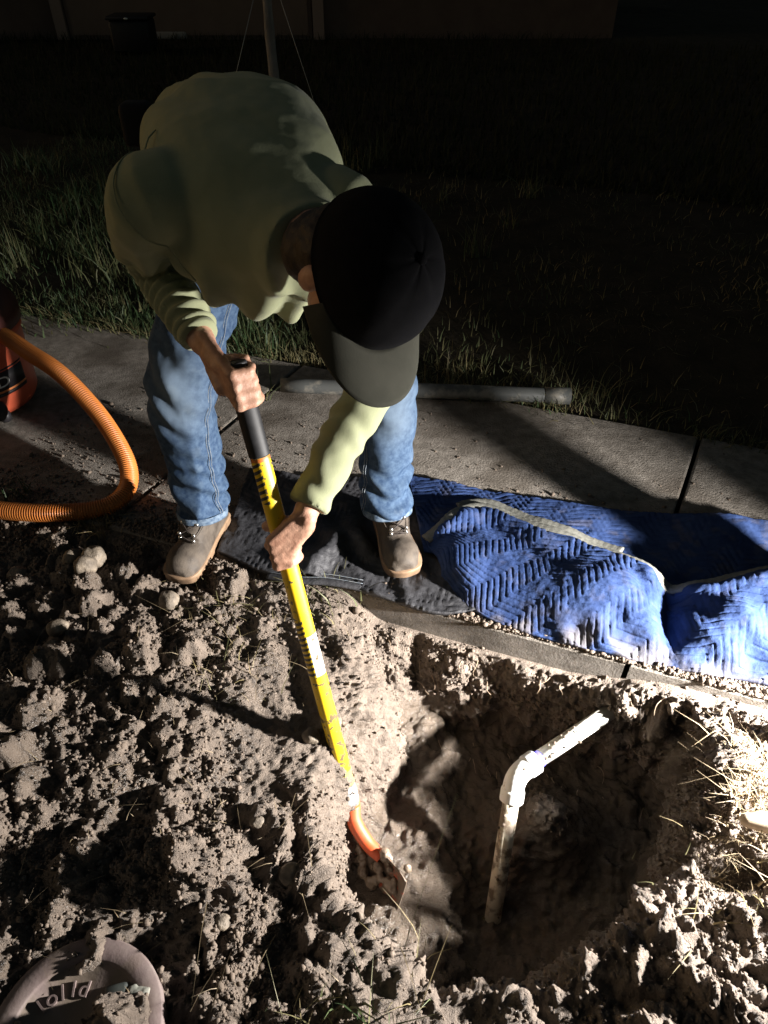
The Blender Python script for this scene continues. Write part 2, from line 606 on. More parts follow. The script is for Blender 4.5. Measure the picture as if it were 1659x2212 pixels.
def soil_base(x, y):
    """height of the soil before its clods"""
    s = SD[0] * x + SD[1] * y
    w = SN[0] * x + SN[1] * y
    P = np.stack([x.ravel(), y.ravel(), np.zeros(x.size)], 1)
    wob = vnoise(P, 9, 5).reshape(x.shape) * 0.018 + vnoise(P, 22, 6).reshape(x.shape) * 0.008
    d = poly_sdf(x, y, RIM) + wob
    # undug level
    z = -0.012 + 0.02 * vnoise(P, 4, 8).reshape(x.shape)
    edge = sstep(1.05, 1.22, w)
    expo = sstep(-0.58, -0.44, s) * (1 - 0.75 * sstep(0.05, 0.38, s))
    z = z * (1 - edge) + edge * (-0.01 - 0.085 * expo)
    # heap of spoil on the left
    heap = np.exp(-(((x + 0.78) / 0.42) ** 2 + ((y - 0.92) / 0.36) ** 2))
    z = z + 0.085 * heap * (1 - edge)
    lump = np.exp(-(((x + 0.36) / 0.10) ** 2 + ((y - 0.62) / 0.085) ** 2))
    z = z + 0.075 * lump
    # heap on the near right
    heap2 = np.exp(-(((x - 0.66) / 0.26) ** 2 + ((y - 0.36) / 0.15) ** 2))
    z = z + 0.075 * heap2
    # hollow beside the board on the right
    hol = np.exp(-(((x - 0.76) / 0.19) ** 2 + ((y - 0.655) / 0.06) ** 2))
    z = z - 0.19 * hol
    # the near rim is trodden low
    z = z - 0.045 * np.exp(-(((x - 0.20) / 0.20) ** 2 + ((y - 0.38) / 0.07) ** 2))
    # bank on the left leads down gently, the wall under the slab is steep
    bank = np.exp(-(((x + 0.02) / 0.15) ** 2 + ((y - 1.05) / 0.20) ** 2))
    wd = 0.085 + 0.20 * bank + 0.05 * np.exp(-(((x - 0.42) / 0.14) ** 2 + ((y - 0.95) / 0.14) ** 2))
    wd = wd * (1 - 0.5 * sstep(1.0, 1.12, w) * sstep(-0.05, 0.12, x))
    dep = sstep(0.0, 1.0, np.clip((d + 0.012) / wd, 0, 1))
    floor = -0.35 - 0.06 * sstep(0.1, 0.25, x) - 0.05 * np.exp(-(((x - 0.30) / 0.16) ** 2 + ((y - 0.66) / 0.14) ** 2))
    # bulge of packed soil behind the riser
    bul = np.exp(-(((x - 0.42) / 0.09) ** 2 + ((y - 0.86) / 0.09) ** 2))
    floor = floor + 0.16 * bul
    z = z * (1 - dep) + floor * dep
    return z, d, s, w


def build_soil():
    s0, s1, w0, w1 = -2.0, 1.05, -0.10, W_NEAR + 0.004
    ns, nwd, nw = 840, 640, 430
    ss = np.linspace(s0, s1, ns)
    ww = np.linspace(w0, w1, nwd)
    S, Wg = np.meshgrid(ss, ww, indexing='ij')
    X = SD[0] * S + SN[0] * Wg
    Y = SD[1] * S + SN[1] * Wg
    Z, _, _, _ = soil_base(X, Y)
    P = np.stack([X, Y, Z], -1)
    out = np.empty((ns, nw, 3))
    for i in range(ns):
        out[i], _ = resample(P[i], nw)
    P2 = np.empty_like(out)
    for j in range(nw):
        P2[:, j], _ = resample(out[:, j], ns)
    nu, nv = ns, nw
    F = grid_faces(nu, nv)
    V = P2.reshape(-1, 3)

    def grid_normals(V):
        Q = V.reshape(nu, nv, 3)
        a = np.gradient(Q, axis=0)
        b = np.gradient(Q, axis=1)
        n = np.cross(a, b)
        n /= np.linalg.norm(n, axis=2, keepdims=True) + 1e-12
        return n.reshape(-1, 3)
    N = grid_normals(V)
    Q = N.reshape(nu, nv, 3).copy()
    for _ in range(12):
        Q[1:-1, 1:-1] = (Q[1:-1, 1:-1] * 2 + Q[2:, 1:-1] + Q[:-2, 1:-1] + Q[1:-1, 2:] + Q[1:-1, :-2])
        Q /= np.linalg.norm(Q, axis=2, keepdims=True)
    N = Q.reshape(-1, 3)
    x, y, z = V.T
    _, d, s, w = soil_base(x.copy(), y.copy())
    inside = sstep(-0.02, 0.05, d)
    floor = sstep(-0.25, -0.325, z)
    edge_fade = sstep(0, 0.06, W_NEAR + 0.004 - w)
    bank = np.exp(-(((x + 0.17) / 0.17) ** 2 + ((y - 1.10) / 0.24) ** 2))
    # how lumpy the soil is at each place
    lumpy = 1.0 - 0.72 * sstep(-0.55, -0.18, x) * (1 - sstep(0.1, 0.25, x)) * sstep(0.70, 0.9, y)
    lumpy = lumpy * (1 - 0.8 * np.exp(-(((x - 0.76) / 0.20) ** 2 + ((y - 0.655) / 0.07) ** 2)))
    lumpy = lumpy * (1 - 0.75 * inside) * (1 - 0.65 * np.exp(-(((x - 0.18) / 0.24) ** 2 + ((y - 0.39) / 0.09) ** 2)))
    lumpy = lumpy * (1 - 0.9 * np.maximum(bank, np.exp(-(((x + 0.19) / 0.18) ** 2 + ((y - 0.95) / 0.25) ** 2)))) * (0.15 + 0.85 * edge_fade)
    low = 0.5 + 0.5 * vnoise(V, 5.5, 21)
    warp = np.stack([vnoise(V, 30, 31), vnoise(V, 30, 32), vnoise(V, 30, 33)], 1) * 0.010
    Vw = V + warp
    warp2 = np.stack([fbm(V, 16, 3, 34), fbm(V, 16, 3, 35), fbm(V, 16, 3, 36)], 1) * 0.045
    f1, r1 = worley(V + warp2, 9.5, 41)
    f2, r2 = worley(Vw, 30, 51)
    f3, r3 = worley(V + warp * 0.4, 75, 61)
    f4, r4 = worley(V, 150, 66)
    c1 = np.clip(1 - (f1 / 0.62) ** 2, 0, 1) * (0.25 + r1)
    c2 = np.clip(1 - (f2 / 0.62) ** 2, 0, 1) * (0.2 + r2)
    c3 = np.clip(1 - (f3 / 0.65) ** 2, 0, 1) * (0.2 + r3)
    c4 = np.clip(1 - (f4 / 0.65) ** 2, 0, 1) * (0.2 + r4)
    f2b, r2b = worley(Vw + warp2 * 0.5, 20, 45)
    c2b = np.clip(1 - (f2b / 0.62) ** 2, 0, 1) * r2b
    h = lumpy * ((0.040 + 0.035 * low) * c1 + 0.024 * c2b + 0.007 * c2 + 0.026 * fbm(V, 24, 5, 37, 0.68)) - lumpy * 0.020
    gran = (0.6 + 0.4 * lumpy) * (1 - 0.75 * floor)
    patch = sstep(-0.05, 0.35, fbm(V, 11, 3, 71))
    wallp = inside * (1 - floor) * patch
    h = h + gran * (0.0066 * c3 + 0.0046 * c4) + wallp * (0.016 * c2b + 0.010 * c2 + 0.007 * c3) + inside * (1 - floor) * (0.024 * fbm(V, 24, 5, 75, 0.66) + 0.005 * c3 + 0.0025 * c4)
    h = h + 0.005 * fbm(V, 60, 4, 85, 0.65) + 0.008 * fbm(V, 18, 4, 81) * (0.3 + 0.7 * lumpy) + 0.010 * fbm(V, 7, 3, 91) * inside * (1 - floor)
    # rims shed crumbs
    rim = np.exp(-(d / 0.03) ** 2)
    h = h + rim * (0.010 * c2 + 0.006 * c3) * (0.2 + 0.8 * edge_fade)
    # scrape grooves on the bank
    gx = x * 0.93 + y * 0.36
    gr = np.sin(gx * 62 + 1.3 * vnoise(V, 6, 101)) + 0.6 * np.sin(gx * 29 + 0.7)
    h = h + bank * 0.0095 * gr * (0.4 + 0.6 * edge_fade)
    tread = np.exp(-(((x + 0.03) / 0.05) ** 2 + ((y - 1.14) / 0.12) ** 2))
    h = h + tread * 0.0022 * np.sin((y * 0.93 - x * 0.36) * 560)
    # liquid mud
    h = h + floor * (0.013 * fbm(V, 15, 5, 111, 0.66) + 0.010 * c2b + 0.006 * np.clip(1 - (f2 / 0.5) ** 2, 0, 1) + 0.0012 * c3)
    V = V + N * h[:, None] * edge_fade[:, None] ** 0.3
    o = obj('dug_soil', V, F, M['soil'])
    prep(o, kind='structure')
    wetn = fbm(V, 9, 3, 121)
    wet = np.clip(floor * 0.95 + 0.75 * sstep(-0.05, 0.3, wetn) * sstep(-0.1, -0.6, x) + 0.45 * bank * sstep(0, 0.4, wetn), 0, 1)
    add_attr(o, 'wet', wet)
    return V.reshape(nu, nv, 3), lumpy, floor, inside, d, N


SOIL, LUMPY, FLOORM, INSIDE, RIMD, SOILN = build_soil()
_sv = SOIL.reshape(-1, 3)
_cell = {}
_ki = np.floor(_sv[:, 0] / 0.02).astype(int) * 10000 + np.floor(_sv[:, 1] / 0.02).astype(int)
_order = np.argsort(_ki, kind='stable')
_ks = _ki[_order]


def soil_z(x, y, top=True):
    k = int(math.floor(x / 0.02)) * 10000 + int(math.floor(y / 0.02))
    a, b = np.searchsorted(_ks, k), np.searchsorted(_ks, k, side='right')
    if a == b:
        return 0.0
    z = _sv[_order[a:b], 2]
    return float(np.percentile(z, 60 if top else 30))


# ------------------------------------------------------------------ coarse verge round the dug soil, lawn beyond
def strip(name, s0, s1, w0, w1, z, mt, n=20, amp=0.0):
    S, Wg = np.meshgrid(np.linspace(s0, s1, n), np.linspace(w0, w1, n), indexing='ij')
    X = SD[0] * S + SN[0] * Wg
    Y = SD[1] * S + SN[1] * Wg
    P = np.stack([X.ravel(), Y.ravel(), np.full(X.size, z)], 1)
    if amp:
        P[:, 2] += amp * vnoise(P, 0.7, 3) + amp * 0.4 * vnoise(P, 2.0, 4)
    return P, grid_faces(n, n)


pv = merge([strip('', -14, -1.99, -3, W_NEAR + 0.01, -0.03, None, 24, 0.01), strip('', 1.04, 14, -3, W_NEAR + 0.01, -0.03, None, 24, 0.01),
            strip('', -2.0, 1.05, -3, -0.09, -0.03, None, 24, 0.01)])
prep(obj('verge_ground', pv[0], pv[1], M['verge']), kind='structure')
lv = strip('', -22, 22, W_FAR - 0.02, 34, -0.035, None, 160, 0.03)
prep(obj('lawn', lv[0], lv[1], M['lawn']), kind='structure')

# ------------------------------------------------------------------ sidewalk: slabs with recessed joints on a bed
bed = merge([strip('', -14, 14, W_NEAR + 0.03, W_FAR - 0.01, -0.085, None, 2)])
side = obj('sidewalk', bed[0], bed[1], M['verge'])
prep(side, kind='structure')
J0, JP, SKEW, GAP = 0.22, 1.60, 0.16, 0.007
for k in range(-5, 5):
    a, b = J0 + JP * k + GAP, J0 + JP * (k + 1) - GAP
    nx, ny = 60, 46
    near = abs(k + 0.5) < 2.6
    if not near:
        nx, ny = 8, 8
    bm = bmesh.new()
    c = [sw(a, W_NEAR), sw(b, W_NEAR), sw(b + SKEW, W_FAR), sw(a + SKEW, W_FAR)]
    lo = [bm.verts.new((p[0], p[1], -0.10)) for p in c]
    hi = [bm.verts.new((p[0], p[1], 0.0)) for p in c]
    bm.faces.new(lo[::-1])
    bm.faces.new(hi)
    for i in range(4):
        bm.faces.new((lo[i], lo[(i + 1) % 4], hi[(i + 1) % 4], hi[i]))
    te = [e_ for e_ in bm.edges if all(abs(v.co.z) < 1e-6 for v in e_.verts)]
    bmesh.ops.bevel(bm, geom=te, offset=0.008, segments=2, affect='EDGES', profile=0.5)
    bmesh.ops.subdivide_edges(bm, edges=bm.edges[:], cuts=39 if near else 3, use_grid_fill=True)
    bm.verts.index_update()
    V = np.array([v.co[:] for v in bm.verts])
    F = [[v.index for v in f.verts] for f in bm.faces]
    bm.free()
    so = obj('slab', V, F, M['concrete'], parent=side, smooth=False)
    add_attr(so, 'stain', np.clip(0.75 * sstep(-0.1, 0.45, fbm(V, 5, 4, 201, 0.6)) + 0.35 * sstep(0.15, 0.5, fbm(V, 28, 3, 203)), 0, 0.9))


# ------------------------------------------------------------------ scattered pieces
def ico(sub=1):
    bm = bmesh.new()
    bmesh.ops.create_icosphere(bm, subdivisions=sub, radius=1.0)
    V = np.array([v.co[:] for v in bm.verts])
    F = np.array([[v.index for v in f.verts] for f in bm.faces])
    bm.free()
    return V, F


def scatter_blobs(name, pts, rad, mt, sub=1, parent=None, jit=0.40, kind='stuff', **kw):
    V0, F0 = ico(sub)
    n = len(pts)
    nv = len(V0)
    sc = rad[:, None] * RNG.uniform(0.65, 1.25, (n, 3))
    ang = RNG.uniform(0, 6.283, n)
    ca, sa = np.cos(ang), np.sin(ang)
    Vn = V0[None] * (1 + RNG.uniform(-jit, jit, (n, nv, 1)))
    Vn = Vn * sc[:, None, :]
    X = Vn[..., 0] * ca[:, None] - Vn[..., 1] * sa[:, None]
    Y = Vn[..., 0] * sa[:, None] + Vn[..., 1] * ca[:, None]
    Vn = np.stack([X, Y, Vn[..., 2]], -1) + pts[:, None, :]
    F = (F0[None] + (np.arange(n) * nv)[:, None, None]).reshape(-1, 3)
    o = obj(name, Vn.reshape(-1, 3), F, mt, parent=parent, smooth=False)
    return prep(o, kind=kind, **kw)


# crumbs on the soil
wgt = np.clip(LUMPY * 1.0 + 0.30 * INSIDE * (1 - FLOORM) + 0.15, 0, None) * (1 - FLOORM)
yy = _sv[:, 1]
wgt = wgt * (_sv[:, 0] > -1.35) * (_sv[:, 0] < 1.0) * (yy > 0.2)
_bk = np.exp(-(((_sv[:, 0] + 0.19) / 0.20) ** 2 + ((_sv[:, 1] - 1.02) / 0.26) ** 2))
wgt = wgt * (1 - 0.9 * _bk)
wgt = wgt * (0.25 + sstep(-0.2, 0.4, fbm(_sv, 8, 2, 131)))
pick = RNG.choice(len(_sv), 26000, p=wgt / wgt.sum(), replace=False)
rad = np.clip(RNG.lognormal(math.log(0.0027), 0.42, len(pick)), 0.0014, 0.010)
scatter_blobs('soil_crumbs', _sv[pick] + SOILN[pick] * (rad * 0.35)[:, None], rad, M['crumb'], 1,
              label='loose brown soil crumbs strewn over the dug earth', cat='soil')

# grit on the slabs
n = 6500
gs = RNG.uniform(-1.9, 1.0, n)
gw = W_NEAR + 0.012 + np.abs(RNG.normal(0, 0.33, n))
gw = np.where(RNG.random(n) < 0.45, W_NEAR + 0.01 + RNG.exponential(0.03, n), gw)
ok = gw < W_FAR - 0.02
gp = np.stack([SD[0] * gs + SN[0] * gw, SD[1] * gs + SN[1] * gw, np.zeros(n)], 1)[ok]
gr = np.clip(RNG.lognormal(math.log(0.0026), 0.5, len(gp)), 0.0012, 0.009)
gp[:, 2] = gr * 0.4
scatter_blobs('sidewalk_grit', gp, gr, M['crumb'], 1, label='crumbs of soil and grit on the concrete sidewalk', cat='grit')


n = 12000
gs = RNG.uniform(-1.3, 0.85, n)
gw = W_NEAR + 0.004 + RNG.exponential(0.018, n) * (0.7 + 1.0 * (vnoise(np.stack([gs, gs * 0, gs * 0], 1), 7, 5) > -0.1))
gp = np.stack([SD[0] * gs + SN[0] * gw, SD[1] * gs + SN[1] * gw, np.zeros(n)], 1)
gr = np.clip(RNG.lognormal(math.log(0.0024), 0.5, n), 0.0010, 0.009)
gp[:, 2] = gr * RNG.uniform(0.2, 1.0, n)
scatter_blobs('spilled_soil', gp, gr, M['crumb'], 1, label='band of spilled soil along the near sidewalk edge', cat='soil')


# ------------------------------------------------------------------ grass
def blades(base, height, width, lean=0.5, bias=(0, 0), seg=3):
    n = len(base)
    az = RNG.uniform(0, 6.283, n)
    ln = np.abs(RNG.normal(0, lean, n))
    dirx = np.cos(az) * ln + bias[0]
    diry = np.sin(az) * ln + bias[1]
    fa = RNG.uniform(0, 6.283, n)
    wx, wy = np.cos(fa) * width, np.sin(fa) * width
    lev = np.linspace(0, 1, seg)
    V = np.zeros((n, seg, 2, 3))
    for i, t in enumerate(lev):
        k = t ** 1.7
        c = base + np.stack([dirx * k * height, diry * k * height, height * (t - 0.30 * t * t * np.clip(ln + abs(bias[0]) + abs(bias[1]), 0, 1.6))], 1)
        wfac = (1 - t) * 0.92 + 0.08
        o = np.stack([wx, wy, np.zeros(n)], 1) * wfac * 0.5
        V[:, i, 0] = c - o
        V[:, i, 1] = c + o
    b = (np.arange(n) * seg * 2)[:, None, None]
    q = np.array([[2 * i, 2 * i + 1, 2 * i + 3, 2 * i + 2] for i in range(seg - 1)])[None]
    return V.reshape(-1, 3), (b + q).reshape(-1, 4), seg * 2


def grass_obj(name, base, height, width, dry, lean=0.5, bias=(0, 0), seg=3, loc=None, **kw):
    V, F, k = blades(base, height, width, lean, bias, seg)
    o = obj(name, V, F, M['grass'], loc=loc)
    add_attr(o, 'dry', np.repeat(dry, k))
    return prep(o, **kw)


def lawn_points(n, s0, s1, w0, w1):
    s = RNG.uniform(s0, s1, n)
    w = w0 + (w1 - w0) * RNG.random(n) ** 1.5
    P = np.stack([SD[0] * s + SN[0] * w, SD[1] * s + SN[1] * w, np.full(n, -0.03)], 1)
    vis = np.abs(P[:, 0]) < 0.75 * (P[:, 1] * 0.755 + 1.0) + 0.6
    return P[vis], w[vis]


P1, w1_ = lawn_points(46000, -4.6, 2.8, W_FAR + 0.02, W_FAR + 3.0)
dens = sstep(-0.35, 0.25, fbm(P1, 2.2, 3, 141))
keep = RNG.random(len(P1)) < (0.2 + 0.8 * dens) * (0.30 + 0.70 * sstep(0.3, -0.8, P1[:, 0]) + 0.4 * (w1_ < W_FAR + 0.25))
P1, w1_ = P1[keep], w1_[keep]
left = sstep(0.1, -0.9, P1[:, 0])
tall = sstep(0.0, 0.45, fbm(P1, 1.6, 2, 151)) * left
hh = (0.03 + 0.05 * RNG.random(len(P1)) + 0.17 * tall * RNG.random(len(P1)) ** 1.5)
dryv = np.clip(0.06 + 0.55 * sstep(-0.05, 0.4, fbm(P1, 3.0, 2, 161)) * (1 - 0.6 * left) + 0.35 * (1 - left) + RNG.normal(0, 0.18, len(P1)), 0, 1)
grass_obj('lawn_grass', P1, hh, 0.0032 + 0.0035 * RNG.random(len(P1)) + 0.004 * tall, dryv, 0.75,
          label='long uncut night grass of the lawn behind the sidewalk', cat='grass', kind='stuff')
P2_, w2_ = lawn_points(30000, -9, 5, W_FAR + 2.9, W_FAR + 9.5)
M['far_grass'] = mat('far grass', (0.022, 0.030, 0.013), (0.04, 0.036, 0.02), 2, 0.8, spec=0.1)  # darker than the near grass: the unlit distance is put into its colour
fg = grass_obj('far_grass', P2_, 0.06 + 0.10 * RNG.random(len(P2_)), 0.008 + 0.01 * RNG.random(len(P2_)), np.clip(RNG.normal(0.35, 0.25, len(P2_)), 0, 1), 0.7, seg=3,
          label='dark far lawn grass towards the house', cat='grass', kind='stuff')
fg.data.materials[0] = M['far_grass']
# ragged edge of the lawn over the slab
n = 2600
es = RNG.uniform(-3.4, 2.2, n)
ew = W_FAR - 0.01 + RNG.normal(0.02, 0.025, n)
keep = (vnoise(np.stack([es, ew * 0, ew * 0], 1), 4, 171) > -0.25)
PE = np.stack([SD[0] * es + SN[0] * ew, SD[1] * es + SN[1] * ew, np.full(n, -0.01)], 1)[keep]
grass_obj('edge_grass', PE, 0.04 + 0.06 * RNG.random(len(PE)), 0.003 + 0.003 * RNG.random(len(PE)), np.clip(RNG.normal(0.4, 0.3, len(PE)), 0, 1), 0.8, (-0.1, -0.35),
          label='ragged grass fringe along the far sidewalk edge', cat='grass', kind='stuff')


def tuft(px, py, nb, h, wid, spread, dry, lean, label, name='grass_tuft', z=None, bias=(0, 0), seg=4):
    g = G(px, py, 0.0)
    w = SN[0] * g.x + SN[1] * g.y
    if z is None:
        z = soil_z(g.x, g.y, False) if w < W_NEAR else 0.0
    b = np.stack([RNG.normal(0, spread, nb), RNG.normal(0, spread, nb), np.full(nb, -0.004)], 1)
    return grass_obj(name, b, h * RNG.uniform(0.45, 1.1, nb), np.full(nb, wid) * RNG.uniform(0.6, 1.2, nb), np.clip(RNG.normal(dry, 0.2, nb), 0, 1),
                     lean, bias, seg, loc=(g.x, g.y, z), label=label, cat='grass tuft', kind='stuff' if spread > 0.04 else None)


tuft(220, 1135, 90, 0.085, 0.0035, 0.035, 0.95, 0.9, 'dry straw coloured grass tuft under the bend of the orange hose')
tuft(45, 1075, 16, 0.12, 0.007, 0.025, 0.05, 0.6, 'small green grass tuft inside the loop of the orange hose', z=0.0)
tuft(560, 860, 16, 0.12, 0.006, 0.03, 0.35, 0.9, 'green and straw grass tuft on the sidewalk behind the shovel grip', z=0.0)
tuft(500, 1300, 60, 0.07, 0.003, 0.055, 0.8, 1.1, 'flattened dry grass by the toe of the left boot')
tuft(690, 1285, 40, 0.09, 0.005, 0.045, 0.45, 1.1, 'trampled green grass under the black blanket corner')
tuft(500, 1460, 40, 0.08, 0.003, 0.06, 0.7, 1.2, 'thin dry grass lying on the bank left of the shovel')
tuft(760, 2180, 22, 0.16, 0.007, 0.03, 0.15, 0.8, 'fresh green grass tuft at the bottom edge of the pit')
tuft(650, 2215, 16, 0.12, 0.005, 0.03, 0.7, 0.8, 'sparse pale grass tuft beside the round lid')
tuft(880, 2110, 20, 0.11, 0.003, 0.05, 0.75, 1.0, 'dry grass on the near rim in front of the mud')
tuft(300, 2070, 6, 0.07, 0.004, 0.01, 0.8, 0.5, 'single dry stalks beside the rim of the round lid')
tuft(1600, 1980, 34, 0.075, 0.0035, 0.09, 0.85, 1.1, 'pale dry grass stems on the near right soil heap')
tuft(255, 690, 60, 0.07, 0.010, 0.09, 0.1, 0.9, 'broad leaved weeds at the far sidewalk edge beside the vacuum', name='weed_patch', z=0.0)
tuft(130, 700, 50, 0.07, 0.010, 0.07, 0.1, 0.9, 'leafy weeds spilling over the sidewalk corner at far left', name='weed_patch', z=0.0)
tuft(990, 800, 60, 0.10, 0.004, 0.06, 0.7, 0.9, 'lit tuft of dry and green grass just behind the cap', z=-0.02)
tuft(1280, 850, 70, 0.12, 0.004, 0.09, 0.55, 1.0, 'grass tuft growing at the right end of the grey conduit', z=-0.02)

# tall clumps on the left of the lawn
cl, ch, cw, cdry = [], [], [], []
for i in range(70):
    s_ = random.uniform(-3.6, -0.7)
    w_ = W_FAR + random.uniform(0.1, 3.2)
    c = sw(s_, w_, -0.03)
    m = random.randint(14, 34)
    hgt = random.uniform(0.10, 0.26)
    cl.append(c + np.stack([RNG.normal(0, 0.035, m), RNG.normal(0, 0.035, m), np.zeros(m)], 1))
    ch.append(hgt * RNG.uniform(0.4, 1.1, m))
    cw.append(RNG.uniform(0.005, 0.010, m))
    cdry.append(np.clip(RNG.normal(0.12 + 0.3 * random.random(), 0.12, m), 0, 1))
grass_obj('tall_grass', np.vstack(cl), np.concatenate(ch), np.concatenate(cw), np.concatenate(cdry), 0.55, seg=4,
          label='taller grass clumps on the left of the lawn', cat='grass', kind='stuff')

# straw carpet right of the pit
n = 1500
c0 = G(1650, 1730)
sp = np.stack([RNG.normal(c0.x, 0.09, n), RNG.normal(c0.y, 0.075, n), np.zeros(n)], 1)
sp = sp[poly_sdf(sp[:, 0], sp[:, 1], RIM) < -0.012]
sp[:, 2] = [soil_z(a, b) + 0.004 + 0.012 * random.random() for a, b in sp[:, :2]]
V, F, k = blades(sp, RNG.uniform(0.012, 0.045, len(sp)), np.full(len(sp), 0.0028), 1.6, (-0.2, 0), 3)
V[:, 2] = np.maximum(V[:, 2], np.repeat(sp[:, 2], k) - 0.002)
prep(obj('dry_straw', V, F, M['straw']), label='dry cut straw lying on the ground right of the pit', cat='straw', kind='stuff')
# loose stalks over the left soil
n = 230
xs = RNG.uniform(-0.95, -0.02, n)
ys = RNG.uniform(0.35, 1.3, n)
ok = poly_sdf(xs, ys, RIM) < -0.01
sp = np.stack([xs[ok], ys[ok], np.zeros(ok.sum())], 1)
sp[:, 2] = [soil_z(a, b) + 0.006 for a, b in sp[:, :2]]
V, F, k = blades(sp, RNG.uniform(0.012, 0.05, len(sp)), np.full(len(sp), 0.0015), 2.4, (0, 0), 3)
prep(obj('loose_stalks', V, F, M['straw']), label='thin dry stalks and roots lying on the heaped soil', cat='straw', kind='stuff')


# roots out of the pit wall
parts = []
for i in range(46):
    s = random.uniform(-0.42, 0.42)
    w = random.uniform(1.10, 1.25)
    p = sw(s, w)
    z = soil_z(p[0], p[1]) + 0.002
    a = vv(p[0], p[1], z)
    pts = [a]
    dd = unit(vv(random.uniform(-0.6, 0.6), -0.8, random.uniform(-0.6, 0.4)))
    for q in range(4):
        dd = unit(dd + vv(random.uniform(-0.7, 0.7), random.uniform(-0.5, 0.3), random.uniform(-0.8, 0.5)))
        pts.append(pts[-1] + dd * random.uniform(0.008, 0.017))
    parts.append(tube(catmull(pts, 2), np.linspace(0.0012, 0.0005, 9), 4))
V, F = merge(parts)
prep(obj('fine_roots', V, F, M['root']), label='fine torn roots hanging from the pit edge below the slab', cat='roots', kind='stuff')


# ------------------------------------------------------------------ stones
def stone(px, py, r, label, flat=0.8, lift=0.3, xyz=None, name='stone', sub=4):
    if xyz is None:
        g = G(px, py, 0.02)
        x, y = g.x, g.y
        z = soil_z(x, y)
    else:
        x, y, z = xyz
    V, F = ico(sub)
    off = RNG.uniform(-50, 50, 3)
    sc = np.array([RNG.uniform(0.9, 1.15), RNG.uniform(0.8, 1.0), flat])
    V = V * (1 + 0.16 * vnoise(V + off, 1.3)[:, None] + 0.03 * vnoise(V + off, 5)[:, None]) * sc * r
    o = obj(name, V, F, M['stone'], loc=(x, y, z + r * lift))
    o.rotation_euler = (RNG.uniform(-0.3, 0.3), RNG.uniform(-0.3, 0.3), RNG.uniform(0, 6))
    prep(o, label, 'stone', 'stones thrown up with the soil')
    return o


stone(365, 1292, 0.030, 'small egg shaped muddy stone in front of the left boot', 0.9, 0.75)
stone(208, 1215, 0.036, 'upper of the two rounded stones stacked on the soil heap', 0.85, 0.8)
stone(192, 1240, 0.034, 'lower pale wet stone under the upper stacked stone', 0.85, 0.5)
stone(160, 1215, 0.026, 'shaded stone tucked left of the two stacked stones', 0.8, 0.4)
stone(30, 1222, 0.026, 'flat angular stone at the upper left of the heap', 0.5, 0.5)
stone(715, 1548, 0.026, 'brown stone set in the bank right of the yellow handle', 0.8, 0.3)
stone(670, 1575, 0.020, 'half buried wet stone just left of the yellow handle', 0.8, 0.3)
stone(480, 1990, 0.016, 'small smooth pebble on crumbly soil above the lid', 0.8, 0.6)
stone(555, 1775, 0.014, 'tiny dark pebble left of the orange socket', 0.8, 0.6)
stone(625, 1878, 0.024, 'rounded earth coloured stone on the left rim of the pit', 0.75, 0.5)
stone(130, 1365, 0.030, 'muddy stone lodged in the heap at the left', 0.7, 0.4)
stone(110, 1400, 0.022, 'smaller muddy stone below the lodged stone at left', 0.7, 0.4)

# ================================================================== OBJECTS
# ------------------------------------------------------------------ shovel
UG = T(521, 835, 1.342)
SK = T(750.8, 1700, 1.75)
AX = (SK - UG).normalized()
TOP = UG - AX * 0.048


def on_axis(py):
    """distance along the handle from its top whose height in the photograph is py"""
    lo_, hi_ = 0.0, 1.6
    for _ in range(50):
        m_ = (lo_ + hi_) / 2
        p = TOP + AX * m_
        dep = p.y * CP + (CAM_H - p.z) * SP_
        dn = (CAM_H - p.z) * CP - p.y * SP_
        if 1106 + F_ * dn / dep < py:
            lo_ = m_
        else:
            hi_ = m_
    return lo_


A_GRIP, A_S1, A_S2 = on_axis(985), on_axis(990), on_axis(1082)
A_S3, A_S4, A_YEND, A_FEND = on_axis(1330), on_axis(1455), on_axis(1693), on_axis(1732)


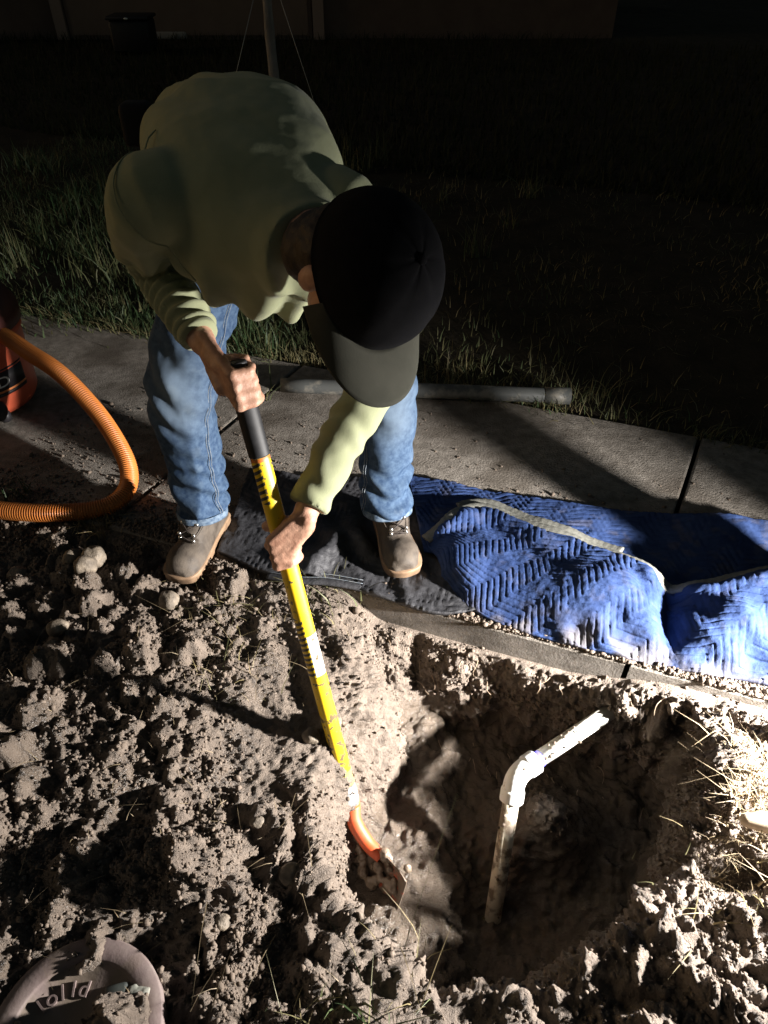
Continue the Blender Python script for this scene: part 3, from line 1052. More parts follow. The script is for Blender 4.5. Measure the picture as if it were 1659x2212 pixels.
def handle_material():
    m = bpy.data.materials.new('yellow fibreglass')
    m.use_nodes = True
    nt = m.node_tree
    b = nt.nodes['Principled BSDF']
    b.inputs['Roughness'].default_value = 0.42
    tc = nt.nodes.new('ShaderNodeTexCoord')
    sep = nt.nodes.new('ShaderNodeSeparateXYZ')
    nt.links.new(tc.outputs['Object'], sep.inputs[0])

    def math_(op, a, b_=None):
        n_ = nt.nodes.new('ShaderNodeMath')
        n_.operation = op
        for i, q in enumerate((a, b_)):
            if q is None:
                continue
            if isinstance(q, (int, float)):
                n_.inputs[i].default_value = q
            else:
                nt.links.new(q, n_.inputs[i])
        return n_.outputs[0]

    def band(lo_, hi_):
        return math_('MULTIPLY', math_('GREATER_THAN', sep.outputs['Z'], lo_), math_('LESS_THAN', sep.outputs['Z'], hi_))

    def mixc(fac, a, c):
        mx = nt.nodes.new('ShaderNodeMix')
        mx.data_type = 'RGBA'
        nt.links.new(fac, mx.inputs['Factor'])
        if isinstance(a, tuple):
            mx.inputs['A'].default_value = a
        else:
            nt.links.new(a, mx.inputs['A'])
        mx.inputs['B'].default_value = c
        return mx.outputs['Result']
    ns = nt.nodes.new('ShaderNodeTexNoise')
    ns.inputs['Scale'].default_value = 60
    ns.inputs['Detail'].default_value = 8
    nt.links.new(tc.outputs['Object'], ns.inputs['Vector'])
    ns2 = nt.nodes.new('ShaderNodeTexNoise')
    ns2.inputs['Scale'].default_value = 16
    nt.links.new(tc.outputs['Object'], ns2.inputs['Vector'])
    wave = math_('SINE', math_('ADD', math_('ADD', math_('MULTIPLY', sep.outputs['Z'], 460.0), math_('MULTIPLY', sep.outputs['X'], 190.0)), math_('MULTIPLY', ns2.outputs['Fac'], 5.0)))
    stripe = math_('GREATER_THAN', wave, -0.05)
    zones = math_('MAXIMUM', band(A_S1, A_S2), band(A_S3, A_S4))
    stripe = math_('MULTIPLY', stripe, zones)
    notlab = math_('LESS_THAN', sep.outputs['X'], 0.006)
    col = mixc(math_('MULTIPLY', stripe, notlab), (0.70, 0.47, 0.012, 1), (0.035, 0.033, 0.03, 1))
    lab = math_('MULTIPLY', band(A_S3 + 0.045, A_S4 - 0.004), math_('GREATER_THAN', sep.outputs['X'], 0.006))
    col = mixc(lab, col, (0.62, 0.58, 0.50, 1))
    ring = math_('MULTIPLY', band(A_GRIP, A_GRIP + 0.008), 1.0)
    col = mixc(ring, col, (0.55, 0.16, 0.03, 1))
    zf = math_('MULTIPLY', math_('SUBTRACT', sep.outputs['Z'], A_S2), 0.14)
    wear = math_('GREATER_THAN', math_('ADD', ns.outputs['Fac'], zf), 0.655)
    col = mixc(wear, col, (0.12, 0.085, 0.04, 1))
    grime = math_('MULTIPLY', band(A_YEND - 0.05, A_YEND + 0.01), 0.55)
    col = mixc(grime, col, (0.35, 0.27, 0.13, 1))
    nt.links.new(col, b.inputs['Base Color'])
    bp = nt.nodes.new('ShaderNodeBump')
    bp.inputs['Strength'].default_value = 0.25
    bp.inputs['Distance'].default_value = 0.001
    nt.links.new(ns.outputs['Fac'], bp.inputs['Height'])
    nt.links.new(bp.outputs['Normal'], b.inputs['Normal'])
    return m


shovel = empty('shovel', TOP, label='yellow handled shovel with black grip and orange blade dug into the pit', cat='shovel')
zax = np.array(AX)
right = unit(np.array([1.0, -0.25, 0]) - zax * np.dot([1.0, -0.25, 0], zax))
ROT = Matrix((right, np.cross(zax, right), zax)).transposed().to_4x4()
shovel.matrix_world = Matrix.Translation(TOP) @ ROT


def along(z0, z1, r0, r1, seg=20, n=2, facet=0.0):
    V, F = lathe([(r0 * 0.9, z0), (r0, z0 + 0.002)] + [(r0 + (r1 - r0) * t, z0 + (z1 - z0) * t) for t in np.linspace(0.02, 0.98, n)] + [(r1, z1 - 0.002), (r1 * 0.9, z1)], seg)
    if facet:
        a = np.arctan2(V[:, 1], V[:, 0])
        V[:, :2] *= (1 + facet * np.cos(4 * a + 0.6))[:, None]
    return V, F


V, F = along(A_GRIP - 0.01, A_YEND, 0.0195, 0.0195, 24, 30, 0.045)
obj('handle', V, F, handle_material(), shovel)
V, F = along(0.0, A_GRIP, 0.0222, 0.0212, 24, 4, 0.03)
obj('grip', V, F, M['rubber'], shovel)
V, F = along(A_YEND - 0.006, A_FEND, 0.0195, 0.0205, 24, 3)
obj('ferrule', V, F, M['ferrule'], shovel)
# socket: bends forward into the blade
INV = (Matrix.Translation(TOP) @ ROT).inverted()


def loc_(p):
    return np.array(INV @ Vector(p))


s0 = TOP + AX * (A_FEND - 0.004)
s1 = T(766, 1775, 1.755)
s2 = T(795, 1822, 1.742)
s3 = T(824, 1850, 1.73)
pts = catmull([loc_(s0), loc_(s0 + AX * 0.02), loc_(s1), loc_(s2), loc_(s3)], 6)
V, F = tube(pts, np.linspace(0.0215, 0.0165, len(pts)), 20)
obj('socket', V, F, M['orange_paint'], shovel)
# blade: dished round point, its flat turned mostly away from the lens
b0 = np.array(T(834, 1840, 1.725))
b1 = np.array(T(786, 1962, 1.775))
bd = unit(b1 - b0)
vw = unit(b0 - np.array([0, 0, CAM_H]))
wax = unit(np.array(T(864, 1810, 1.700)) - np.array(T(804, 1858, 1.752)))
wax = unit(wax - bd * np.dot(wax, bd))
nax = np.cross(bd, wax)
LB, WB = 0.24, 0.082
nu, nv = 22, 18
Vt = []
for side_ in (1, -1):
    for i in range(nu):
        u = i / (nu - 1)
        wid = WB * (1.0 if u < 0.55 else math.sqrt(max(0.0, 1 - ((u - 0.55) / 0.46) ** 2)))
        for j in range(nv):
            v = -1 + 2 * j / (nv - 1)
            dish = 0.020 * (v * v) * (1 - 0.3 * u) - 0.014 * math.sin(u * math.pi) + (0.012 * (1 - u / 0.06) if u < 0.06 else 0)
            Vt.append(b0 + bd * (u * LB) + wax * (v * wid) + nax * (dish + side_ * 0.0016))
Vt = np.array(Vt)
F1 = grid_faces(nu, nv)
F2 = F1[:, ::-1] + nu * nv
rimq = []
loop = [j for j in range(nv)] + [i * nv + nv - 1 for i in range(1, nu)] + [(nu - 1) * nv + j for j in range(nv - 2, -1, -1)] + [i * nv for i in range(nu - 2, 0, -1)]
for a, b_ in zip(loop, loop[1:] + loop[:1]):
    rimq.append([a, b_, b_ + nu * nv, a + nu * nv])
V = np.array([loc_(p) for p in Vt])
obj('blade', V, F1.tolist() + F2.tolist() + rimq, M['blade'], shovel)
mp = []
for i in range(26):
    u = random.uniform(-0.02, 0.45)
    v = random.uniform(-0.9, 0.9)
    c = b0 + bd * (u * LB) + wax * (v * WB) - nax * random.uniform(-0.004, 0.006) * 1.0
    c = c - vw * random.uniform(0.0, 0.010)
    r = random.uniform(0.007, 0.016)
    mp.append(ellipsoid(loc_(c), np.eye(3), (r, r * random.uniform(0.7, 1.2), r * random.uniform(0.8, 1.5)), 10, 7))
V, F = union(mp, 0.0028, 2)
V = V + vnormals(V, F) * (0.0022 * vnoise(V, 160, 3))[:, None]
obj('mud_clump', V, F, M['wet_mud'], shovel)

# ------------------------------------------------------------------ water pipe
ELB = vv(0.327, 0.905, -0.155)
PEND = vv(0.560, 1.055, -0.150)
PBASE = vv(0.268, 0.650, -0.50)
hd = unit(PEND - ELB)
rd = unit(PBASE - ELB)
pipe = empty('water_pipe', tuple(PBASE), label='white plastic water pipe with an elbow rising out of the mud in the pit', cat='pipe')


def rel(V, o):
    return np.asarray(V) - np.array(o.location)


V, F = tube([ELB + hd * 0.055, PEND + hd * 0.14], 0.0208, 24)
obj('branch_pipe', rel(V, pipe), F, M['pvc'], pipe)
V, F = tube([ELB + hd * 0.058, ELB + hd * 0.082], 0.0212, 24)
obj('primer_ring', rel(V, pipe), F, M['primer'], pipe)
V, F = tube([ELB + rd * 0.045, PBASE], 0.0208, 24)
obj('riser_pipe', rel(V, pipe), F, M['pvc_dirty'], pipe)
arc = []
for t in np.linspace(0, 1, 9):
    arc.append((1 - t) ** 2 * (ELB + hd * 0.034) + 2 * t * (1 - t) * ELB + t * t * (ELB + rd * 0.034))
pts = [ELB + hd * 0.068, ELB + hd * 0.036] + arc[1:-1] + [ELB + rd * 0.036, ELB + rd * 0.068]
e1 = tube(resample(np.array(pts), 16)[0], 0.0270, 28)
h1 = tube([ELB + hd * 0.037, ELB + hd * 0.0675], 0.0300, 28)
h2 = tube([ELB + rd * 0.037, ELB + rd * 0.0675], 0.0300, 28)
V, F = union([e1, h1, h2], 0.0022, 3)
el = obj('elbow', rel(V, pipe), F, M['fitting'], pipe)
mp = []
for i in range(60):
    t = random.random()
    p = ELB + hd * (0.02 + 0.22 * t) if random.random() < 0.6 else ELB + rd * (0.05 + 0.4 * t)
    axd = hd
    up = unit(vv(random.uniform(-1, 1), random.uniform(-1, 0.2), random.uniform(0.2, 1)))
    q = p + up * 0.0245
    r = random.uniform(0.0015, 0.005)
    mp.append(ellipsoid(q, np.eye(3), (r, r, r * 0.6), 7, 5))
V, F = merge(mp)
prep(obj('stuck_soil', rel(V, pipe), F, M['crumb'], pipe), kind='stuff')

# ------------------------------------------------------------------ meter box lid
LC = vv(-0.535, 0.335)
lid = empty('meter_lid', (LC[0], LC[1], 0.018), label='round purplish plastic meter box lid at the lower left corner', cat='lid')
R = 0.150
prof = [(R - 0.012, -0.05), (R, -0.045), (R, -0.004), (R - 0.004, 0.0), (R - 0.036, 0.0), (R - 0.039, -0.002), (R - 0.042, -0.007), (0.004, -0.007)]
V, F = lathe(prof, 90, closed_top=True)
V, F = np.array(V), F
body = obj('lid_body', V, F, M['lid'], lid)
add_attr(body, 'dirt', np.clip(sstep(-0.3, 0.3, fbm(V, 25, 3, 5)) * (V[:, 2] < -0.005) * 0.95 + 0.6 * sstep(0.0, 0.4, fbm(V, 30, 3, 6)), 0, 1))
# raised quarter with a handle recess on the right
V, F = bevel_box(-0.020, 0.020, -0.055, 0.055, -0.011, 0.004, 0.006)
o = obj('pull_bar', V, F, M['lid_dark'], lid)
o.location = (0.064, 0.020, 0)
o.rotation_euler = (0, 0, 0.22)
V, F = lathe([(0.030, -0.011), (0.030, 0.001), (0.026, 0.003), (0.003, 0.003)], 32)
o = obj('lock_cap', V, F, M['lid_dark'], lid)
o.location = (0.055, -0.045, 0)
mp = [ellipsoid((random.gauss(0.093, 0.008), random.gauss(0.048, 0.014), -0.003), np.eye(3), (0.012, 0.012, 0.008), 10, 7) for _ in range(16)]
V, F = union(mp, 0.003, 2)
V = V + vnormals(V, F) * (0.002 * vnoise(V, 150, 3))[:, None]
obj('dried_mud', V, F, M['grey_mud'], lid)


def text_mesh(body_, size, depth=0.002):
    cu = bpy.data.curves.new('t', 'FONT')
    cu.body = body_
    cu.size = size
    cu.extrude = depth
    cu.align_x = 'CENTER'
    cu.resolution_u = 4
    o = bpy.data.objects.new('t', cu)
    COL.objects.link(o)
    dg = bpy.context.evaluated_depsgraph_get()
    m_ = o.evaluated_get(dg).to_mesh()
    V = np.array([v.co[:] for v in m_.vertices])
    F = [list(p.vertices) for p in m_.polygons]
    bm = bmesh.new()
    vs_ = [bm.verts.new(v) for v in V]
    for f in F:
        try:
            bm.faces.new([vs_[i] for i in f])
        except ValueError:
            pass
    bmesh.ops.remove_doubles(bm, verts=bm.verts[:], dist=1e-5)
    bmesh.ops.recalc_face_normals(bm, faces=bm.faces[:])
    bm.verts.index_update()
    V = np.array([v.co[:] for v in bm.verts])
    F = [[v.index for v in f.verts] for f in bm.faces]
    bm.free()
    o.evaluated_get(dg).to_mesh_clear()
    bpy.data.objects.remove(o)
    bpy.data.curves.remove(cu)
    return V, F


for i, ch in enumerate('lolld'):
    V, F = text_mesh(ch, 0.038, 0.0026)
    a = math.radians(140 - i * 14)
    rr = 0.066
    o = obj('raised_letter', V, F, M['lid'], lid, smooth=False)
    o.location = (rr * math.cos(a) - 0.012, rr * math.sin(a) - 0.012, -0.0045)
    o.rotation_euler = (0, 0, a - math.pi / 2)

# ------------------------------------------------------------------ wooden tool handle at the right
wa = np.array(G(1612, 1772, 0.035))
wb = wa + vv(0.42, -0.055, 0.02)
V, F = tube(resample(np.array([wa, wa + (wb - wa) * 0.02, wa + (wb - wa) * 0.06, wb]), 14)[0], [0.014, 0.021] + [0.0225] * 12, 20, cap='round')
o = obj('tool_handle', V - wa, F, M['wood'], loc=tuple(wa))
prep(o, 'pale rounded wooden tool handle lying on the straw right of the pit', 'tool handle')

# ------------------------------------------------------------------ grey conduit along the sidewalk
ca_, cb_ = np.array(G(608, 832, 0.030)), np.array(G(1232, 856, 0.030))
tt = np.linspace(0, 1, 12)
outer = tube([ca_ + (cb_ - ca_) * t for t in tt], 0.029, 28)
cond = empty('conduit', tuple((ca_ + cb_) / 2 - vv(0, 0, 0.03)), label='dirty grey plastic conduit lying along the far sidewalk edge', cat='conduit')
obj('tube', rel(outer[0], cond), outer[1], M['conduit'], cond)
cd = unit(cb_ - ca_)
V, F = tube([cb_ - cd * 0.10, cb_ - cd * 0.002], 0.0325, 28)
obj('bell_end', rel(V, cond), F, M['conduit'], cond)

# ------------------------------------------------------------------ wet vacuum and its hose
VC = vv(-1.545, 2.37)
vac = empty('wet_vacuum', (VC[0], VC[1], 0), label='red drum wet vacuum with black label band at the left edge', cat='vacuum')
V, F = lathe([(0.15, 0.03), (0.185, 0.035), (0.198, 0.06), (0.205, 0.20), (0.210, 0.30), (0.216, 0.305), (0.216, 0.325), (0.205, 0.33), (0.02, 0.33)], 64)
obj('drum', V, F, M['vac_red'], vac)
V, F = lathe([(0.205, 0.327), (0.224, 0.335), (0.226, 0.38), (0.205, 0.43), (0.15, 0.475), (0.06, 0.49), (0.01, 0.49)], 64)
obj('motor_lid', V, F, M['vac_lid'], vac)


def drum_r(z):
    return np.interp(z, [0.06, 0.20, 0.30], [0.198, 0.205, 0.210])


def arc_band(a0, a1, z0, z1, off, n=40):
    V, F = [], []
    for i in range(n + 1):
        a = math.radians(a0 + (a1 - a0) * i / n)
        for z in (z0, z1):
            for d_ in (0.0, off):
                r = drum_r(z) + d_ - 0.001 * (d_ == 0)
                V.append((r * math.cos(a), r * math.sin(a), z))
    for i in range(n):
        k = i * 4
        for p, q in ((0, 1), (1, 3), (3, 2), (2, 0)):
            F.append([k + p, k + q, k + 4 + q, k + 4 + p])
    F += [[0, 2, 3, 1], [n * 4, n * 4 + 1, n * 4 + 3, n * 4 + 2]]
    return np.array(V), F


V, F = arc_band(-100, -8, 0.135, 0.205, 0.0015)
obj('label_band', V, F, M['vac_dark'], vac)
V, F = merge([arc_band(-100, -8, 0.113, 0.126, 0.0015), arc_band(-100, -8, 0.210, 0.216, 0.0015)])
obj('label_line', V, F, M['vac_dark'], vac)
V, F = arc_band(-100, -8, 0.1265, 0.1345, 0.0012)
obj('label_stripe', V, F, M['orange_ink'], vac)
V, F = text_mesh('RIDGID', 0.058, 0.0008)
Vb = []
for x_, y_, z_ in V:
    a = math.radians(-62) + x_ / 0.205 * 1.25
    zz = 0.149 + y_
    r = drum_r(zz) + 0.0026 + z_
    Vb.append((r * math.cos(a), r * math.sin(a), zz))
obj('lettering', np.array(Vb), F, M['white_ink'], vac, smooth=False)
V, F = lathe([(0.036, 0), (0.036, 0.018), (0.030, 0.020), (0.030, 0.034), (0.022, 0.036), (0.022, 0.05), (0.003, 0.05)], 28)
o = obj('drain_cap', V, F, M['vac_dark'], vac)
a = math.radians(-52)
o.location = (0.193 * math.cos(a), 0.193 * math.sin(a), 0.075)
o.rotation_euler = Vector((math.cos(a), math.sin(a), -0.15)).to_track_quat('Z', 'Y').to_euler()
for k in range(4):
    a = math.radians(45 + 90 * k)
    V, F = lathe([(0.004, -0.018), (0.026, -0.016), (0.030, 0), (0.026, 0.016), (0.004, 0.018)], 20)
    o = obj('caster', V, F, M['vac_dark'], vac)
    o.location = (0.175 * math.cos(a), 0.175 * math.sin(a), 0.030)
    o.rotation_euler = (math.pi / 2, 0, a)

HP = [T(-70, 690, 2.58), T(8, 724, 2.50), T(66, 764, 2.44), G(130, 805, 0.285), G(212, 892, 0.19), G(262, 970, 0.115), G(282, 1020, 0.075), G(278, 1062, 0.045), G(252, 1088, 0.033),
      G(205, 1102, 0.032), G(140, 1108, 0.032), G(40, 1106, 0.032), G(-90, 1090, 0.032), G(-260, 1060, 0.032)]
hp, HL = resample(catmull(HP, 14), 260)
for _ in range(60):
    hp[1:-1] = hp[1:-1] * 0.5 + (hp[2:] + hp[:-2]) * 0.25
nr = int(HL / 0.0078)
hp, HL = resample(hp, nr * 4 + 1)
ph = np.arange(len(hp)) / 4.0
hr = 0.0260 + 0.0034 * np.sin(ph * 2 * math.pi)
V, F = tube(hp, hr, 18)
hose = empty('vacuum_hose', tuple(hp[len(hp) // 2]), label='orange corrugated hose curving from the vacuum down onto the sidewalk', cat='hose')
obj('corrugated_tube', rel(V, hose), F, M['hose'], hose)
V, F = tube(resample(hp[:70], 12)[0], 0.031, 20)
obj('end_cuff', rel(V, hose), F, M['hose_cuff'], hose)

# ------------------------------------------------------------------ moving blanket
blanket = empty('moving_blanket', (0.5, 1.4, 0.0), label='blue and black quilted moving blanket folded over on the sidewalk', cat='blanket')


def quilt(U, Vv):
    """herringbone stitching: valley at each seam, pillow between; U along, Vv across (metres)"""
    per = 0.105
    z = np.abs(((U / per) % 1.0) - 0.5) * 2
    t = (Vv + z * 0.055) / 0.026
    q = np.abs(((t % 1.0) - 0.5) * 2)
    return 1 - q ** 6


def sheet(name, near, far, zfun, mt, nu, nv, amp=0.006, thick=0.008, u0=0.0, quilted=True, dirt=None, rot=0.0):
    A, _ = resample(catmull(near, 12), nu)
    B, _ = resample(catmull(far, 12), nu)
    t = np.linspace(0, 1, nv)[None, :, None]
    P = A[:, None, :] * (1 - t) + B[:, None, :] * t
    Uc = np.concatenate([[0], np.cumsum(np.linalg.norm(np.diff(A, axis=0), axis=1))])[:, None] * np.ones((1, nv)) + u0
    Wc = np.linalg.norm(B - A, axis=1)[:, None] * np.linspace(0, 1, nv)[None, :]
    flat = P.reshape(-1, 3)
    flat[:, 2] += zfun(flat[:, 0], flat[:, 1], (t[0, :, 0][None, :] * np.ones((nu, 1))).ravel())
    Q = flat.reshape(nu, nv, 3)
    n = np.cross(np.gradient(Q, axis=0), np.gradient(Q, axis=1))
    n /= np.linalg.norm(n, axis=2, keepdims=True) + 1e-9
    n = n.reshape(-1, 3)
    if n[:, 2].mean() < 0:
        n = -n
    h = np.zeros(len(flat))
    c_, s_ = math.cos(rot), math.sin(rot)
    Ur, Wr = Uc * c_ - Wc * s_, Uc * s_ + Wc * c_
    if quilted:
        h += amp * quilt(Ur.ravel() + 0.006 * vnoise(flat, 14, 9), Wr.ravel() + 0.004 * vnoise(flat, 14, 8))
    h *= 0.55 + 0.9 * sstep(-0.5, 0.5, vnoise(flat, 7, 27))
    h += 0.0035 * fbm(flat, 26, 3, 7, 0.5) + 0.0012 * fbm(flat, 90, 2, 17)
    fold = np.sin((flat[:, 0] * 0.9 + flat[:, 1] * 0.5) * 62 + 3 * vnoise(flat, 5, 47)) * sstep(-0.1, 0.5, vnoise(flat, 6, 57))
    h += 0.006 * fold
    top = flat + n * h[:, None]
    bot = flat - n * thick
    F1 = grid_faces(nu, nv)
    nn = nu * nv
    lp = [j for j in range(nv)] + [i * nv + nv - 1 for i in range(1, nu)] + [(nu - 1) * nv + j for j in range(nv - 2, -1, -1)] + [i * nv for i in range(nu - 2, 0, -1)]
    rq = np.array([[a, b_, b_ + nn, a + nn] for a, b_ in zip(lp, lp[1:] + lp[:1])])
    Fa = np.vstack([F1, F1[:, ::-1] + nn, rq])
    V = np.vstack([top, bot])
    o = obj(name, rel(V, blanket), Fa, mt, blanket)
    if dirt is not None:
        add_attr(o, 'dirt', np.clip(dirt(V), 0, 1))
    return o, Q


def gauss(x, y, cx, cy, rx, ry, ang=0.0):
    c_, s_ = math.cos(ang), math.sin(ang)
    u = (x - cx) * c_ + (y - cy) * s_
    v = -(x - cx) * s_ + (y - cy) * c_
    return np.exp(-(u / rx) ** 2 - (v / ry) ** 2)


def z_under(x, y, t):
    P = np.stack([x, y, 0 * x], 1)
    return 0.012 + 0.010 * (vnoise(P, 5, 3) + 1) + 0.06 * gauss(x, y, 1.12, 1.62, 0.22, 0.12, -0.3) + 0.03 * gauss(x, y, 0.95, 1.75, 0.12, 0.05, 0.4)


def z_top(x, y, t):
    P = np.stack([x, y, 0 * x], 1)
    z = 0.030 + 0.016 * (vnoise(P, 6, 13) + 1)
    z = z + 0.030 * np.exp(-((t - 0.93) / 0.10) ** 2) + 0.028 * np.exp(-((t - 0.45) / 0.25) ** 2)
    z = z + 0.050 * gauss(x, y, 0.62, 1.36, 0.11, 0.10)
    z = z - 0.050 * gauss(x, y, 0.765, 1.25, 0.035, 0.16, -0.25)
    z = z + 0.055 * gauss(x, y, 0.90, 1.22, 0.075, 0.085, 0.3)
    z = z + 0.085 * gauss(x, y, 1.03, 1.27, 0.10, 0.085, -0.4)
    z = z + 0.10 * gauss(x, y, 1.22, 1.30, 0.12, 0.10) + 0.34 * gauss(x, y, 1.185, 1.25, 0.06, 0.06)  # narrow out-of-view peak, added only to throw a shadow band over the sidewalk
    z = z - 0.035 * gauss(x, y, 0.93, 1.09, 0.06, 0.03, -0.3)
    z = z * (0.25 + 0.75 * sstep(0.0, 0.22, t)) * (0.45 + 0.55 * sstep(0.0, 0.12, x - 0.12))
    return z


def z_black(x, y, t):
    P = np.stack([x, y, 0 * x], 1)
    return 0.007 + 0.006 * (vnoise(P, 7, 23) + 1) + 0.040 * gauss(x, y, -0.18, 1.50, 0.035, 0.13, -0.5) + 0.030 * gauss(x, y, -0.07, 1.56, 0.03, 0.06, 0.5) + \
        0.03 * gauss(x, y, 0.26, 1.64, 0.06, 0.05)


sheet('under_layer', [(0.12, 1.52, 0), (0.45, 1.45, 0), (0.8, 1.32, 0), (1.35, 1.15, 0)], [(0.08, 1.885, 0), (0.40, 1.80, 0), (0.75, 1.70, 0), (1.45, 1.52, 0)],
      z_under, M['blue'], 320, 120, 0.0042, u0=0.03, dirt=lambda V: 0.25 * sstep(0.1, 0.5, fbm(V, 30, 3, 3)), rot=0.5)
sheet('black_side', [(-0.50, 1.53, 0), (-0.33, 1.435, 0), (-0.16, 1.405, 0), (0.0, 1.345, 0), (0.14, 1.29, 0), (0.28, 1.30, 0)],
      [(-0.46, 1.93, 0), (-0.25, 1.90, 0), (-0.05, 1.88, 0), (0.09, 1.87, 0), (0.22, 1.78, 0), (0.33, 1.70, 0)], z_black, M['black_cloth'], 150, 100, 0.0045, rot=0.9)
bo, BQ = sheet('top_layer', [(0.17, 1.42, 0), (0.25, 1.295, 0), (0.42, 1.205, 0), (0.617, 1.140, 0), (0.80, 1.092, 0), (0.95, 1.060, 0), (1.42, 0.92, 0)],
               [(0.125, 1.555, 0), (0.295, 1.675, 0), (0.45, 1.575, 0), (0.67, 1.44, 0), (0.82, 1.33, 0), (1.02, 1.31, 0), (1.50, 1.20, 0)],
               z_top, M['blue'], 460, 170, 0.0046, u0=0.0,
               dirt=lambda V: 0.75 * np.exp(-((SN[0] * V[:, 0] + SN[1] * V[:, 1] - 1.29) / 0.035) ** 2) * sstep(-0.3, 0.3, fbm(V, 14, 3, 2)) + 0.12 * sstep(0.15, 0.5, fbm(V, 45, 3, 3)), rot=0.85)


def bind(Qe, r, name='binding', inward=None):
    pts, L = resample(Qe, int(np.linalg.norm(np.diff(Qe, axis=0), axis=1).sum() / 0.006))
    k = np.arange(len(pts))
    rr = r * (1 + 0.05 * np.sin(k * 1.9) + 0.05 * np.sin(k * 0.43))
    V, F = tube(pts + vv(0, 0, 0.005), rr, 10, flat=0.32, ref=(0, 0, 1))
    return obj(name, rel(V, blanket), F, M['binding'], blanket)


bind(BQ[:, -1, :], 0.019)
second = BQ[40:200, -1, :] + vv(0.012, 0.045, -0.022)
bind(second, 0.022)
edge = np.array([(-0.335, 1.432, 0.012), (-0.25, 1.405, 0.020), (-0.16, 1.40, 0.020), (-0.06, 1.385, 0.012)])
V, F = tube(catmull(edge, 12), 0.015, 10, flat=0.5)
obj('binding', rel(V, blanket), F, M['black_cloth'], blanket)
for dy in (0.0, 0.014):
    V, F = tube(catmull(edge + vv(0, dy + 0.004, 0.011), 12), 0.0009, 5)
    obj('stitch_line', rel(V, blanket), F, M['thread'], blanket)

# ------------------------------------------------------------------ person
SHL, ELL, WRL = vv(-0.398, 1.258, 1.105), vv(-0.470, 1.440, 0.925), vv(-0.352, 1.262, 0.838)
SHR, ELR, WRR = vv(-0.065, 1.275, 1.070), vv(-0.028, 1.305, 0.735), vv(-0.160, 1.086, 0.552)
LG = np.array(T(613, 1180, 1.48))
UGa = np.array(UG)
PEL = vv(-0.31, 1.80, 0.95)
HIPL, HIPR = vv(-0.41, 1.79, 0.92), vv(-0.205, 1.79, 0.92)
KNL, KNR = vv(-0.540, 1.640, 0.50), vv(0.004, 1.672, 0.50)
ANL, ANR = vv(-0.540, 1.610, 0.11), vv(0.018, 1.615, 0.115)
TOEL, TOER = vv(-0.592, 1.400, 0), vv(0.064, 1.412, 0)
HC = np.array(T(786, 590, 1.05))
HU = unit(vv(0.60, -0.68, 0.42))
HF = vv(0.22, -0.45, -0.85)
HF = unit(HF - HU * np.dot(HF, HU))
HX = np.cross(HF, HU)   # the person's own right-left axis


def capsule(a, b, r0, r1, seg=14, n=5):
    P = [np.asarray(a) + (np.asarray(b) - np.asarray(a)) * t for t in np.linspace(0, 1, n)]
    return tube(P, np.linspace(r0, r1, n), seg, cap='round')


def grip_hand(C0, axis, wrist, kdir, thumb_sign=1, R=0.020):
    """palm, four wrapped fingers and a thumb closing on a rod; kdir points from rod to the knuckles"""
    axis = unit(axis)
    kdir = unit(kdir - axis * np.dot(kdir, axis))
    side_ = np.cross(axis, kdir) * thumb_sign
    parts = []
    K = []
    offs = [-0.030, -0.010, 0.0105, 0.029]
    lens = [0.95, 1.05, 1.0, 0.85]
    for i, of in enumerate(offs):
        def at(ang, rr):
            a = math.radians(ang)
            return C0 + axis * of + (kdir * math.cos(a) + side_ * math.sin(a)) * rr
        k0 = at(-5, R + 0.0125)
        k1 = at(60 * lens[i], R + 0.012)
        k2 = at(130 * lens[i], R + 0.0095)
        k3 = at(190 * lens[i], R + 0.0085)
        K.append(k0)
        parts += [capsule(k0, k1, 0.0105, 0.0095), capsule(k1, k2, 0.0094, 0.0086), capsule(k2, k3, 0.0084, 0.0072)]
        wofs = axis * (of * 0.62)
        parts.append(capsule(wrist + wofs, k0, 0.0145, 0.0118))
        parts.append(ellipsoid(k0 + kdir * 0.001, np.eye(3), (0.0120, 0.0120, 0.0120), 10, 7))
    # heel of the hand between wrist and rod
    mid = C0 - side_ * (R + 0.016)
    parts.append(capsule(wrist, (wrist + mid) / 2 + (C0 - wrist) * 0.1, 0.021, 0.017))
    parts.append(capsule((wrist + mid) / 2, mid, 0.017, 0.013))
    # thumb closes from the other side
    def ath(ang, of, rr):
        a = math.radians(ang)
        return C0 + axis * of + (kdir * math.cos(a) + side_ * math.sin(a)) * rr
    tb = (wrist * 0.55 + mid * 0.45) - axis * 0.020
    t1 = ath(-95, -0.044, R + 0.012)
    t2 = ath(-160, -0.050, R + 0.010)
    t3 = ath(-215, -0.046, R + 0.008)
    parts += [capsule(tb, t1, 0.016, 0.0125), capsule(t1, t2, 0.0120, 0.0105), capsule(t2, t3, 0.0105, 0.0085)]
    return parts, K


cam_v = vv(0, 0, CAM_H)
bp = []
# lower hand: back of the hand towards the lens
kd_low = unit(unit(cam_v - LG) * 0.9 + vv(-0.55, 0, -0.1))
hp_low, K1 = grip_hand(LG, -np.array(AX) * -1.0, WRR + vv(0.004, -0.012, -0.004), kd_low, thumb_sign=-1)
bp += hp_low
kd_up = unit(unit(cam_v - UGa) * 1.0 + vv(-0.25, 0, 0.1))
hp_up, K2 = grip_hand(UGa, np.array(AX), WRL + vv(0.006, -0.012, 0.004), kd_up, thumb_sign=-1, R=0.022)
bp += hp_up
